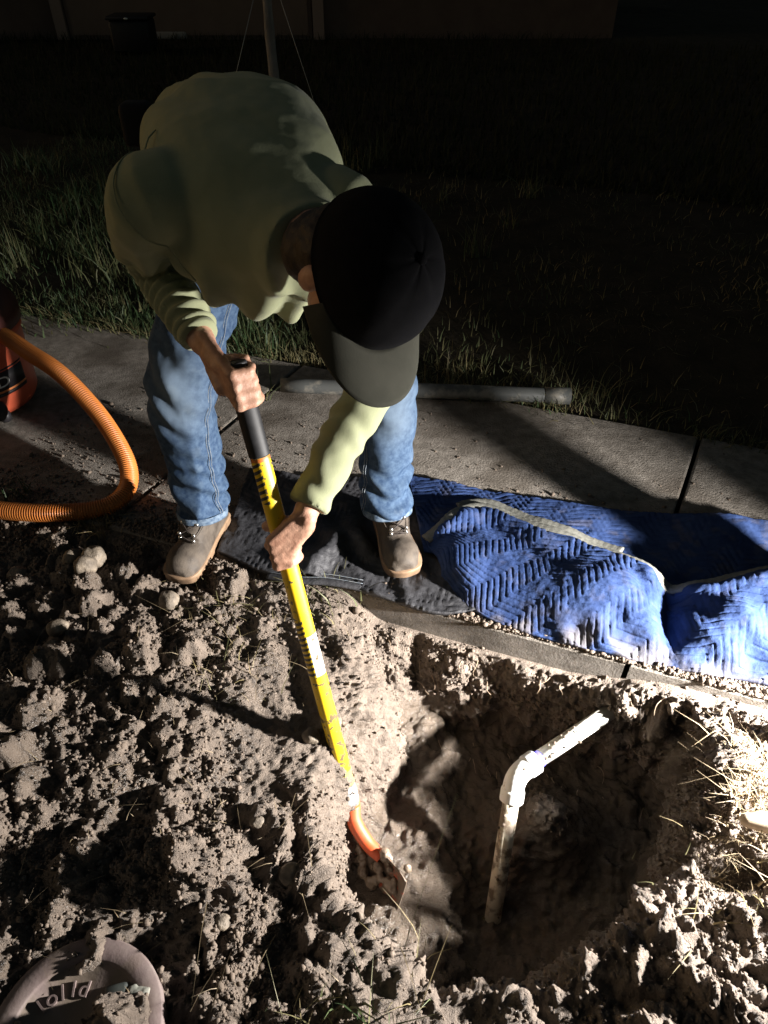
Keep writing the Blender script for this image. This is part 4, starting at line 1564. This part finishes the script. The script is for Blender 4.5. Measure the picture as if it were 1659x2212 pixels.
# arms
bp += [capsule(SHL, ELL, 0.040, 0.036), capsule(ELL, ELL * 0.55 + WRL * 0.45, 0.040, 0.038), capsule(ELL * 0.55 + WRL * 0.45, WRL, 0.037, 0.026)]
bp += [capsule(SHR, ELR, 0.036, 0.030), capsule(ELR, ELR * 0.55 + WRR * 0.45, 0.032, 0.033), capsule(ELR * 0.55 + WRR * 0.45, WRR, 0.034, 0.026)]
# trunk and legs under the clothes
bp += [capsule(PEL, vv(-0.28, 1.55, 1.08), 0.095, 0.095), capsule(vv(-0.28, 1.55, 1.08), vv(-0.20, 1.30, 1.09), 0.095, 0.085), capsule(SHL, SHR, 0.042, 0.042)]
bp += [capsule(HIPL, KNL, 0.075, 0.055), capsule(KNL, ANL, 0.05, 0.036), capsule(HIPR, KNR, 0.075, 0.055), capsule(KNR, ANR, 0.05, 0.036)]
bp += [capsule(PEL, HIPL, 0.10, 0.08), capsule(PEL, HIPR, 0.10, 0.08)]
bp += [capsule(ANL, TOEL * 0.7 + ANL * 0.3, 0.032, 0.025), capsule(ANR, TOER * 0.7 + ANR * 0.3, 0.032, 0.025)]
# neck and head with a face that looks down
NB = vv(-0.175, 1.255, 1.085)
bp += [capsule(NB, HC - HU * 0.05 - HF * 0.01, 0.058, 0.055)]
HAX = np.array([HX, HF, HU])
bp += [ellipsoid(HC + HU * 0.02, HAX, (0.076, 0.096, 0.100)), ellipsoid(HC + HF * 0.035 - HU * 0.055, HAX, (0.060, 0.060, 0.070)),
       capsule(HC + HF * 0.070 - HU * 0.105, HC + HF * 0.075 - HU * 0.10, 0.024, 0.022),
       capsule(HC + HF * 0.090 - HU * 0.005, HC + HF * 0.112 - HU * 0.045, 0.010, 0.015),
       ellipsoid(HC + HF * 0.089 - HU * 0.075, HAX, (0.026, 0.012, 0.007)), ellipsoid(HC + HF * 0.086 - HU * 0.088, HAX, (0.024, 0.012, 0.008))]
for sg in (-1, 1):
    bp += [ellipsoid(HC + HX * sg * 0.078 - HU * 0.025 - HF * 0.005, HAX, (0.010, 0.020, 0.032)), ellipsoid(HC + HX * sg * 0.033 + HF * 0.078 - HU * 0.012, HAX, (0.014, 0.010, 0.008)),
           capsule(HC + HX * sg * 0.02 + HF * 0.088 + HU * 0.008, HC + HX * sg * 0.048 + HF * 0.078 + HU * 0.008, 0.009, 0.008)]
V, F = union(bp, 0.0046, 3)
V = V + vnormals(V, F) * (0.0006 * vnoise(V, 120, 3))[:, None]
PO = vv(-0.27, 1.52, 0.0)
person = obj('person', V - PO, F, M['skin'], loc=tuple(PO))
prep(person, 'person in sage shirt, jeans and dark cap bending over to dig with the shovel', 'person')


def pchild(name, V, F, mt, parent=None, smooth=True):
    return obj(name, np.asarray(V) - PO, F, mt, parent or person, smooth)


# shirt
YU = vv(0, 0, 1)


def sec(c, dirv, rx, up, down):
    d_ = unit(dirv)
    X = unit(np.cross(d_, YU))
    Yv = np.cross(X, d_)
    return (vv(*c), X * rx, Yv * up, down / up)


torso = loft([sec((-0.320, 1.855, 0.86), (0.0, -0.25, 0.97), 0.180, 0.125, 0.125),
              sec((-0.318, 1.815, 0.97), (0.02, -0.50, 0.85), 0.180, 0.130, 0.135),
              sec((-0.310, 1.735, 1.055), (0.05, -0.75, 0.62), 0.180, 0.132, 0.140),
              sec((-0.300, 1.610, 1.110), (0.12, -0.95, 0.25), 0.178, 0.132, 0.170),
              sec((-0.278, 1.480, 1.120), (0.20, -0.97, 0.05), 0.180, 0.132, 0.205),
              sec((-0.250, 1.355, 1.110), (0.22, -0.97, -0.05), 0.180, 0.122, 0.215),
              sec((-0.228, 1.270, 1.095), (0.25, -0.95, -0.10), 0.158, 0.100, 0.200),
              sec((-0.165, 1.215, 1.075), (0.35, -0.90, -0.10), 0.120, 0.075, 0.170),
              sec((-0.140, 1.180, 1.060), (0.45, -0.85, -0.10), 0.086, 0.080, 0.095),
              sec((-0.118, 1.150, 1.060), (0.50, -0.80, -0.05), 0.080, 0.080, 0.080)], 36)
sl = [tube(catmull([SHL + vv(0.05, 0.03, 0.0), SHL, (SHL + ELL) / 2 + vv(-0.012, 0, 0), ELL + vv(-0.006, 0.012, 0), ELL * 0.5 + WRL * 0.5, ELL * 0.10 + WRL * 0.90], 5),
           np.interp(np.linspace(0, 1, 26), [0, 0.2, 0.4, 0.6, 0.8, 1], [0.084, 0.074, 0.060, 0.052, 0.046, 0.040]), 22)]
sr = [tube(catmull([SHR + vv(-0.05, 0.03, 0.0), SHR, (SHR + ELR) / 2 + vv(0.010, 0, 0), ELR + vv(0.006, 0.008, 0), ELR * 0.5 + WRR * 0.5, ELR * 0.06 + WRR * 0.94], 5),
           np.interp(np.linspace(0, 1, 26), [0, 0.2, 0.4, 0.6, 0.8, 1], [0.078, 0.072, 0.064, 0.056, 0.047, 0.040]), 22)]
V, F = union([torso] + sl + sr, 0.0062, 4)
N = vnormals(V, F)
tl, dl = seg_param(V, ELL, ELL * 0.10 + WRL * 0.90)
tr_, dr = seg_param(V, ELR, ELR * 0.06 + WRR * 0.94)
tul, dul = seg_param(V, SHL, ELL)
tur, dur = seg_param(V, SHR, ELR)
nb = vnoise(V, 11, 3)
ml = np.exp(-(np.clip(dl - 0.05, 0, 1) / 0.02) ** 2) * (tl > -0.5)
mr = np.exp(-(np.clip(dr - 0.05, 0, 1) / 0.02) ** 2) * (tr_ > -0.5)
mul = np.exp(-(np.clip(dul - 0.07, 0, 1) / 0.02) ** 2)
h = ml * 0.0055 * np.sin(tl * 0.20 / 0.024 * 6.283 + 2.6 * nb) + mr * 0.0030 * np.sin(tr_ * 0.25 / 0.055 * 6.283 + 3.5 * nb)
h += mul * (1 - ml) * sstep(0.45, 0.8, tul) * 0.006 * np.sin(tul * 0.28 / 0.03 * 6.283 + 2.5 * nb)
low = sstep(1.06, 0.95, V[:, 2]) * np.clip(1 - ml - mr, 0, 1) * (V[:, 1] < 1.75)
h += low * (0.009 * np.sin(V[:, 0] * 95 + V[:, 1] * 30 + 2.6 * vnoise(V, 6, 5)) + 0.006 * vnoise(V, 18, 7))
# folds radiating from the armpit and along the side
h += 0.007 * np.sin((V[:, 0] * 0.8 + V[:, 1] * 0.6) * 75 + 2 * vnoise(V, 7, 8)) * np.exp(-(((V[:, 0] + 0.42) / 0.10) ** 2 + ((V[:, 1] - 1.55) / 0.16) ** 2)) * (1 - ml)
rz = 1 - np.abs(vnoise(V * np.array([1.0, 0.55, 1.0]), 8, 9))
h -= 0.0 * sstep(0.86, 1.0, 1 - np.abs(vnoise(V * np.array([1.0, 0.5, 1.0]) + 0.04 * vnoise(V, 8, 19)[:, None], 9, 29)))
h += 0.008 * (rz - 0.6) * np.clip(1 - ml - mr, 0, 1) + 0.0035 * fbm(V, 18, 3, 11)
V = V + N * h[:, None]
shirt = pchild('shirt', V, F, M['shirt'])

SV = V.copy()


def seam_ring(c, ax_, r0, r1, n=44):
    ax_ = unit(ax_)
    X = unit(np.cross(ax_, vv(0.3, 0.2, 1)))
    Yv = np.cross(ax_, X)
    rl = SV - c
    near_ = np.abs(rl @ ax_) < 0.02
    rl = rl[near_]
    pts = []
    for i in range(n):
        a = 2 * math.pi * i / n
        dd = X * math.cos(a) + Yv * math.sin(a)
        pr = rl @ dd
        off = np.linalg.norm(rl - pr[:, None] * dd, axis=1)
        m_ = (off < 0.012) & (pr > r0) & (pr < r1)
        if m_.any():
            pts.append(c + dd * (pr[m_].max() + 0.0004))
    return pts


for c, ax_ in ((SHL * 0.94 + SHR * 0.06 + vv(0, 0, -0.005), unit(ELL - SHL) + vv(-0.9, 0, 0)),):
    pts = seam_ring(c, ax_, 0.03, 0.13)
    if len(pts) > 8:
        P_, _ = resample(np.array(pts), 90)
        V_, F_q = tube(P_, 0.0014, 6)
        pchild('shoulder_seam', V_, F_q, M['shirt'], shirt)


def cuff(a, b, r, name, mt, ln=0.016):
    d_ = unit(b - a)
    V, F = tube([b - d_ * ln, b - d_ * ln * 0.2, b + d_ * 0.002], [r * 0.98, r, r * 0.97], 26)
    return V, F, name, mt


for a, b, r in ((ELL, ELL * 0.10 + WRL * 0.90, 0.040), (ELR, ELR * 0.06 + WRR * 0.94, 0.041)):
    V, F, nm, mt_ = cuff(a, b, r, 'cuff', M['shirt'])
    pchild('cuff', V, F, mt_, shirt)

# jeans
def leg_tube(hip, kn, hem, r):
    P = catmull([hip, hip * 0.5 + kn * 0.5 + vv(0, -0.012, 0), kn + vv(0, -0.008, 0), kn * 0.45 + hem * 0.55 + vv(0, 0.012, 0), hem], 8)
    return tube(P, np.interp(np.linspace(0, 1, len(P)), [0, 0.25, 0.5, 0.75, 1], r), 28)


HEML, HEMR = vv(-0.538, 1.588, 0.118), vv(0.008, 1.588, 0.128)
pelvis = loft([sec((-0.305, 1.79, 0.80), (0, -0.05, 1), 0.150, 0.100, 0.110), sec((-0.308, 1.80, 0.90), (0, -0.1, 1), 0.178, 0.120, 0.120), sec((-0.312, 1.81, 1.00), (0, -0.4, 0.9), 0.170, 0.115, 0.12)], 30)
V, F = union([pelvis, leg_tube(HIPL, KNL, HEML, [0.108, 0.100, 0.087, 0.076, 0.071]), leg_tube(HIPR, KNR, HEMR, [0.108, 0.096, 0.081, 0.074, 0.070])], 0.0062, 4)
N = vnormals(V, F)
lo = sstep(0.42, 0.12, V[:, 2])
kn_ = np.exp(-((V[:, 2] - 0.55) / 0.14) ** 2)
h = 0.010 * lo * np.sin(V[:, 2] * 105 + V[:, 0] * 45 + 3.4 * vnoise(V, 8, 3)) * (V[:, 2] > 0.15) + 0.006 * kn_ * np.sin(V[:, 2] * 60 + V[:, 0] * 50 + 3 * vnoise(V, 6, 4))
h += 0.010 * (1 - np.abs(vnoise(V * np.array([1, 1, 0.6]) + 0.03 * vnoise(V, 9, 15)[:, None], 12, 5)) - 0.6) + 0.003 * fbm(V, 26, 3, 6)
V = V + N * h[:, None]
jeans = pchild('jeans', V, F, M['denim'])
kl, kd1 = seg_param(V, KNL + vv(0, -0.08, 0.10), KNL + vv(0, -0.09, 0))
k2, kd2 = seg_param(V, KNR + vv(0.02, -0.08, 0.05), KNR + vv(0.02, -0.09, -0.05))
add_attr(jeans, 'fade', np.clip(0.7 * np.exp(-(kd1 / 0.075) ** 2) + 0.6 * np.exp(-(kd2 / 0.075) ** 2) + 0.25 * sstep(0.1, 0.5, fbm(V, 22, 3, 8)) * (h > 0.002), 0, 1))
for hem, kn0, rr in ((HEML, KNL, 0.0735), (HEMR, KNR, 0.0725)):
    d_ = unit(hem - kn0)
    th = np.linspace(0, 2 * math.pi, 41)[:-1]
    X = unit(np.cross(d_, vv(0, 1, 0)))
    Yv = np.cross(d_, X)
    V = []
    for dz, r in ((-0.020, rr * 0.985), (-0.018, rr * 1.005), (-0.004, rr * 1.01), (0.002, rr * 1.0), (0.002, rr * 0.93)):
        k = r * (1 + 0.03 * np.sin(3 * th + 1) + 0.012 * np.sin(7 * th))
        V.append(hem + d_ * dz + k[:, None] * (np.cos(th)[:, None] * X + np.sin(th)[:, None] * Yv))
    V = np.vstack(V)
    ns_ = 40
    F = []
    for i in range(4):
        for q in range(ns_):
            F.append([i * ns_ + q, i * ns_ + (q + 1) % ns_, (i + 1) * ns_ + (q + 1) % ns_, (i + 1) * ns_ + q])
    pchild('hem', V, F, M['denim_hem'], jeans)
# inner seam on each leg: short stitches
JV = V
jm = jeans.data
jv = np.empty(len(jm.vertices) * 3)
jm.vertices.foreach_get('co', jv)
jv = jv.reshape(-1, 3) + PO
for hip, kn0, hem, sg in ((HIPL, KNL, HEML, 1), (HIPR, KNR, HEMR, -1)):
    ctr = catmull([hip, kn0, hem], 55)
    parts = []
    for i in range(24, len(ctr) - 4):
        c = ctr[i]
        dd = unit(vv(0.86 * sg, -0.5, 0.0))
        pr = (jv - c) @ dd
        perp = np.linalg.norm((jv - c) - pr[:, None] * dd, axis=1)
        m_ = (perp < 0.012) & (pr > 0.02) & (pr < 0.16)
        if not m_.any():
            continue
        q = c + dd * (pr[m_].max() + 0.0005)
        parts.append(q)
    if len(parts) > 4:
        sp_ = np.array(parts)
        for _ in range(3):
            sp_[1:-1] = sp_[1:-1] * 0.5 + (sp_[2:] + sp_[:-2]) * 0.25
        V, F = merge([tube(sp_ + vv(0.003 * sg, 0.0015, 0), 0.0009, 5), tube(sp_ - vv(0.003 * sg, 0.0015, 0), 0.0009, 5)])
        pchild('seam_stitching', V, F, M['thread'], jeans)


# boots
def boot(toe, ank, zg, twist):
    f = unit(vv(toe[0] - ank[0], toe[1] - ank[1], 0))
    x = vv(f[1], -f[0], 0)
    base = vv(toe[0], toe[1], zg) - f * 0.215

    def L(a, b, c):
        return base + x * a + f * b + vv(0, 0, c)
    prof = [(-0.085, 0.028, 0.055), (-0.070, 0.037, 0.075), (-0.03, 0.039, 0.085), (0.03, 0.041, 0.092), (0.08, 0.047, 0.088), (0.13, 0.052, 0.076), (0.17, 0.051, 0.066), (0.196, 0.043, 0.056), (0.209, 0.028, 0.044)]
    secs = [(L(0.003 * twist, b, 0.024), x * w_, vv(0, 0, hgt - 0.020), 0.15) for b, w_, hgt in prof]
    foot = loft(secs, 28, 2.5)
    shaft = tube([L(0, 0.035, 0.055), L(0, 0.012, 0.095), L(0, -0.008, 0.15), L(0, -0.014, 0.215)], [0.047, 0.050, 0.053, 0.056], 24)
    instep = tube([L(0, 0.10, 0.066), L(0, 0.06, 0.088), L(0, 0.03, 0.125)], [0.040, 0.042, 0.043], 20)
    toecap = ellipsoid(L(0, 0.150, 0.043), np.array([x, f, vv(0, 0, 1)]), (0.0515, 0.062, 0.040), 24, 14)
    V, F = union([foot, shaft, instep, toecap], 0.0042, 4)
    V = V + vnormals(V, F) * (0.0012 * fbm(V, 40, 3, 3) + 0.0016 * np.sin(V[:, 2] * 240) * np.exp(-((V[:, 2] - zg - 0.11) / 0.02) ** 2))[:, None]
    bo_ = pchild('boot', V, F, M['leather'])
    out = []
    for b, w_, _ in prof:
        out.append((b, w_ + 0.006))
    loopp = [(w_, b) for b, w_ in out] + [(0.0, out[-1][0] + 0.008)] + [(-w_, b) for b, w_ in out[::-1]] + [(0.0, out[0][0] - 0.008)]
    lp = np.array(loopp + loopp[:1])
    lp = catmull([(a, b, 0) for a, b in loopp] + [(loopp[0][0], loopp[0][1], 0)], 4)[:-1]
    n_ = len(lp)
    V = []
    for zz, k in ((0.0, 0.94), (0.003, 0.985), (0.018, 0.985), (0.020, 1.0), (0.027, 1.0), (0.029, 0.985)):
        for a, b, _ in lp:
            V.append(L(a * k, 0.06 + (b - 0.06) * k, zz))
    F = []
    for i in range(5):
        for q in range(n_):
            F.append([i * n_ + q, i * n_ + (q + 1) % n_, (i + 1) * n_ + (q + 1) % n_, (i + 1) * n_ + q])
    F += [list(range(n_))[::-1], [5 * n_ + q for q in range(n_)]]
    pchild('sole', V, F, M['sole'], bo_)
    # lacing: surface points of the instep
    bv = np.empty(len(bo_.data.vertices) * 3)
    bo_.data.vertices.foreach_get('co', bv)
    bv = bv.reshape(-1, 3) + PO

    def front(a, c):
        """foremost leather point at lateral a and height c"""
        rl = bv - base
        m_ = (np.abs(rl @ x - a) < 0.006) & (np.abs(rl[:, 2] - c) < 0.006)
        if not m_.any():
            return L(a, 0.06, c)
        return L(a, (rl[m_] @ f).max() + 0.001, c)
    rows = [0.088, 0.104, 0.122]
    eye = [(front(-0.022, c), front(0.022, c)) for c in rows]
    for el_, er in eye:
        for p in (el_, er):
            V, F = ellipsoid(p + f * 0.002, np.array([x, f, vv(0, 0, 1)]), (0.0065, 0.0045, 0.0075), 10, 6)
            pchild('lace_hook', V, F, M['steel'], bo_)
    for i in range(2):
        for a_, b_ in ((eye[i][0], eye[i + 1][1]), (eye[i][1], eye[i + 1][0])):
            mid_ = (a_ + b_) / 2 + f * 0.004
            V, F = tube(catmull([a_ + f * 0.004, mid_ + f * 0.003, b_ + f * 0.004], 4), 0.0017, 6)
            pchild('lace', V, F, M['lace'], bo_)
    V, F = tube(catmull([eye[0][0] + f * 0.004, (eye[0][0] + eye[0][1]) / 2 + f * 0.006, eye[0][1] + f * 0.004], 4), 0.0017, 6)
    pchild('lace', V, F, M['lace'], bo_)
    # collar seams either side
    for sg in (-1, 1):
        pts_ = []
        for a, c in ((0.044, 0.178), (0.043, 0.15), (0.040, 0.12), (0.030, 0.100), (0.014, 0.094)):
            p = front(sg * a, c)
            pts_.append(p)
        V, F = tube(catmull(pts_, 4), 0.0014, 6)
        pchild('seam', V, F, M['leather'], bo_)
    return bo_


b1_ = boot(TOEL, ANL, 0.008, -1)
prep(b1_, 'left boot in the photo, its toe on the soil')
b2_ = boot(TOER, ANR, 0.020, 1)
prep(b2_, 'right boot in the photo, standing on the blanket')

# cap
def cap_point(th, ph, k=1.0):
    """th round the head from the front, ph from rim (0) to crown (90)"""
    rx, rf, ru = 0.097 * k, 0.113 * k, 0.112 * k
    c, s_ = math.cos(ph), math.sin(ph)
    p = HX * (rx * c * math.sin(th)) + HF * (rf * c * math.cos(th)) + HU * (ru * s_ ** 0.92 if s_ > 0 else ru * s_)
    return HC + HU * 0.022 + p


V, F = [], []
na, npn = 48, 14
for q in range(2):
    k = 1.0 if q == 0 else 0.965
    for j in range(npn):
        ph = math.radians(-6 + 96 * j / (npn - 1) * 0.995)
        for i in range(na):
            th = 2 * math.pi * i / na
            kk = k * (1 - 0.012 * max(0, math.cos(3 * (th + math.pi / 6)) ** 16))
            V.append(cap_point(th, ph, kk))
for q in range(2):
    for j in range(npn - 1):
        for i in range(na):
            i2 = (i + 1) % na
            a = q * na * npn
            F.append([a + j * na + i, a + j * na + i2, a + (j + 1) * na + i2, a + (j + 1) * na + i])
for i in range(na):
    i2 = (i + 1) % na
    F.append([i, i2, na * npn + i2, na * npn + i])
capo = pchild('cap', V, F, M['cap_crown'])
V, F = ellipsoid(cap_point(0, math.pi / 2, 1.0), HAX, (0.008, 0.008, 0.005), 12, 8)
pchild('button', V, F, M['cap_crown'], capo)
# brim
V, F = [], []
nu, nv = 30, 12
for q in (0.0016, -0.0016):
    for i in range(nu):
        a = -1 + 2 * i / (nu - 1)
        th = a * math.radians(74)
        p0 = cap_point(th, math.radians(-4), 0.995)
        reach = 0.088 * (max(0.0, 1 - abs(a) ** 2.6)) ** 0.5
        for j in range(nv):
            t = j / (nv - 1)
            p = p0 + HF * (reach * t) + HX * (0.010 * t * a)
            p = p - HU * (0.026 * a * a * t + 0.012 * t) + HU * 0.004 + HU * q
            V.append(p)
nn = nu * nv
F1 = grid_faces(nu, nv)
lp = [j for j in range(nv)] + [i * nv + nv - 1 for i in range(1, nu)] + [(nu - 1) * nv + j for j in range(nv - 2, -1, -1)] + [i * nv for i in range(nu - 2, 0, -1)]
rq = [[a, b_, b_ + nn, a + nn] for a, b_ in zip(lp, lp[1:] + lp[:1])]
brim = pchild('brim', V, F1.tolist() + (F1[:, ::-1] + nn).tolist() + rq, M['cap_brim'], capo)
# hair at the nape and temples
hb = [ellipsoid(HC - HF * 0.040 - HU * 0.03, HAX, (0.082, 0.068, 0.062), 20, 12), ellipsoid(HC - HF * 0.045 - HU * 0.075, HAX, (0.080, 0.062, 0.07), 20, 12)]
V, F = union(hb, 0.005, 2)
V = V + vnormals(V, F) * (0.002 * vnoise(V, 120, 3))[:, None]
pchild('hair', V, F, M['hair'])
# pouch on the belt
pc = T(300, 268, 1.60)
V, F = bevel_box(-0.035, 0.035, -0.03, 0.03, -0.045, 0.045, 0.015, 3)
V = V + np.array(pc)
pchild('belt_pouch', V, F, M['black_nylon'])

# ------------------------------------------------------------------ young staked tree
tree = empty('young_tree', (-0.615, 4.6, -0.03), label='slim young tree trunk on the lawn behind the bent back', cat='tree')
tp = [(0, 0, 0), (0.006, 0.01, 0.5), (-0.004, 0.0, 1.0), (0.01, 0.02, 1.7), (0.0, 0.0, 2.6)]
V, F = tube(catmull(tp, 10), np.linspace(0.034, 0.018, 41), 16)
V = V * 1.0 + vnormals(V, [f for f in F if len(f) == 4]) * (0.003 * vnoise(V, 18, 3))[:, None]
obj('trunk', V, F, M['bark'], tree)
lp_ = []
for i in range(7):
    a = i * 2.4
    z0_ = 1.75 + 0.12 * i
    lp_.append(tube(catmull([(0, 0, z0_), (0.16 * math.cos(a), 0.16 * math.sin(a), z0_ + 0.16), (0.42 * math.cos(a), 0.42 * math.sin(a), z0_ + 0.5)], 4), np.linspace(0.011, 0.004, 9), 8))
V, F = merge(lp_)
obj('limbs', V, F, M['bark'], tree)
n = 1500
lc = RNG.normal(0, 1, (n, 3))
lc = lc / np.linalg.norm(lc, axis=1, keepdims=True) * (RNG.random((n, 1)) ** 0.4) * np.array([0.6, 0.6, 0.7]) + np.array([0, 0, 2.6])
d1_, d2_ = RNG.normal(0, 1, (n, 3)), RNG.normal(0, 1, (n, 3))
d1_ /= np.linalg.norm(d1_, axis=1, keepdims=True)
d2_ /= np.linalg.norm(d2_, axis=1, keepdims=True)
V = np.stack([lc - d1_ * 0.035, lc + d2_ * 0.016, lc + d1_ * 0.035, lc - d2_ * 0.016], 1).reshape(-1, 3)
prep(obj('crown', V, np.arange(n * 4).reshape(-1, 4), M['leaf'], tree), kind='stuff')
for (x1_, zt, lab) in ((-1.13, 1.26, 'thin guy wire running from the young trunk down to the left'), (-0.19, 1.32, 'thin guy wire running from the young trunk down to the right')):
    a, b = vv(-0.615, 4.58, zt), vv(x1_, 4.5, -0.03)
    V, F = tube([a, b], 0.0022, 6)
    o = obj('guy_wire', V - b, F, M['wire'], loc=tuple(b))
    prep(o, lab, 'wire', 'guy wires of the young tree')

# ------------------------------------------------------------------ house at the back
hy = 11.9
house = empty('house', (-3.5, hy, -0.05), label='brown house front with garage door panels in the dark background', cat='house')


def hpart(name, x0, x1, y0, y1, z0, z1, mt, parent=None):
    V, F = box(x0, x1, y0, y1, z0, z1)
    return obj(name, V - np.array([-3.5, hy, -0.05]), F, mt, parent or house, smooth=False)


hpart('wall', -9.5, 3.2, hy, hy + 6, -0.05, 3.0, M['wall'])
gd = hpart('garage_door', -4.38, -1.0, hy - 0.04, hy - 0.003, -0.03, 2.3, M['door_paint'])
for k in range(4):
    hpart('door_panel', -4.33, -1.05, hy - 0.065, hy - 0.043, 0.02 + 0.57 * k, 0.55 + 0.57 * k, M['door_paint'], gd)
for x_ in (-4.55, -0.98):
    hpart('door_jamb', x_, x_ + 0.15, hy - 0.09, hy - 0.002, -0.03, 2.45, M['trim'])
hpart('door_head', -4.55, -0.83, hy - 0.085, hy - 0.004, 2.452, 2.6, M['trim'])
hpart('corner_post', -7.2, -6.05, hy - 0.5, hy - 0.01, -0.05, 3.0, M['bin'])
V, F = np.array([(-9.9, hy - 0.6, 2.95), (3.6, hy - 0.6, 2.95), (3.6, hy + 6.6, 2.95), (-9.9, hy + 6.6, 2.95), (-9.9, hy + 3, 5.0), (3.6, hy + 3, 5.0)]), [(0, 1, 5, 4), (2, 3, 4, 5), (0, 4, 3), (1, 2, 5), (0, 3, 2, 1)]
obj('roof', V - np.array([-3.5, hy, -0.05]), F, M['roof'], house, smooth=False)
drv = strip('', 0, 1, 0, 1, 0, None, 2)
# bin by the garage
bn = T(293, 92, 9.0)
binx = empty('refuse_bin', (bn.x, bn.y, 0), label='black low bin with a bright glint in front of the garage', cat='bin')
V, F = bevel_box(-0.24, 0.24, -0.2, 0.2, 0.0, 0.34, 0.03)
obj('bin_body', V, F, M['bin'], binx)
V, F = bevel_box(-0.26, 0.26, -0.22, 0.22, 0.342, 0.38, 0.012)
obj('bin_lid', V, F, M['bin'], binx)
V, F = ellipsoid((0.0, -0.222, 0.36), np.eye(3), (0.026, 0.006, 0.012), 12, 8)
obj('metal_badge', V, F, M['reflector'], binx)
kb = G(365, 78, 0.0)
V, F = bevel_box(-0.28, 0.28, -0.12, 0.12, 0.0, 0.10, 0.02)
o = obj('kerb_block', V, F, M['block'], loc=(kb.x, kb.y, -0.03))
prep(o, 'pale flat block lying on the far lawn right of the bin', 'block')

# ------------------------------------------------------------------ work light standing at the right, outside the frame
lampo = empty('work_light', (LAMP.x, LAMP.y, 0.0), label='yellow work light on a low stand at the right of the pit', cat='work light')
rotm = LAMP_DIR.to_track_quat('-Z', 'Y').to_matrix().to_4x4()
V, F = bevel_box(-0.09, 0.09, -0.065, 0.065, 0.004, 0.05, 0.01)
o = obj('housing', V, F, M['lamp_body'], lampo)
o.matrix_local = Matrix.Translation((0, 0, LAMP.z)) @ rotm
V, F = bevel_box(-0.05, 0.05, -0.04, 0.04, -0.0005, 0.0035, 0.001, 1)
l2 = obj('lens', V, F, M['lamp_lens'], o)
V, F = merge([tube([(-0.11, 0.02, 0.012), (0.0, 0.06, LAMP.z - 0.05)], 0.009, 10), tube([(0.11, 0.02, 0.012), (0.0, 0.06, LAMP.z - 0.05)], 0.009, 10), tube([(0.05, 0.16, 0.012), (0.05, 0.05, LAMP.z)], 0.009, 10)])
obj('stand', V, F, M['lamp_metal'], lampo)
ld = bpy.data.lights.new('work_lamp', 'AREA')
ld.shape = 'RECTANGLE'
ld.size = 0.085
ld.size_y = 0.065
ld.spread = math.radians(102)
ld.energy = LAMP_POWER
ld.color = (1.0, 0.955, 0.91)
lo_ = bpy.data.objects.new('work_lamp', ld)
COL.objects.link(lo_)
lo_.parent = lampo
lo_.matrix_local = Matrix.Translation(Vector((0, 0, LAMP.z)) + LAMP_DIR * 0.006) @ rotm
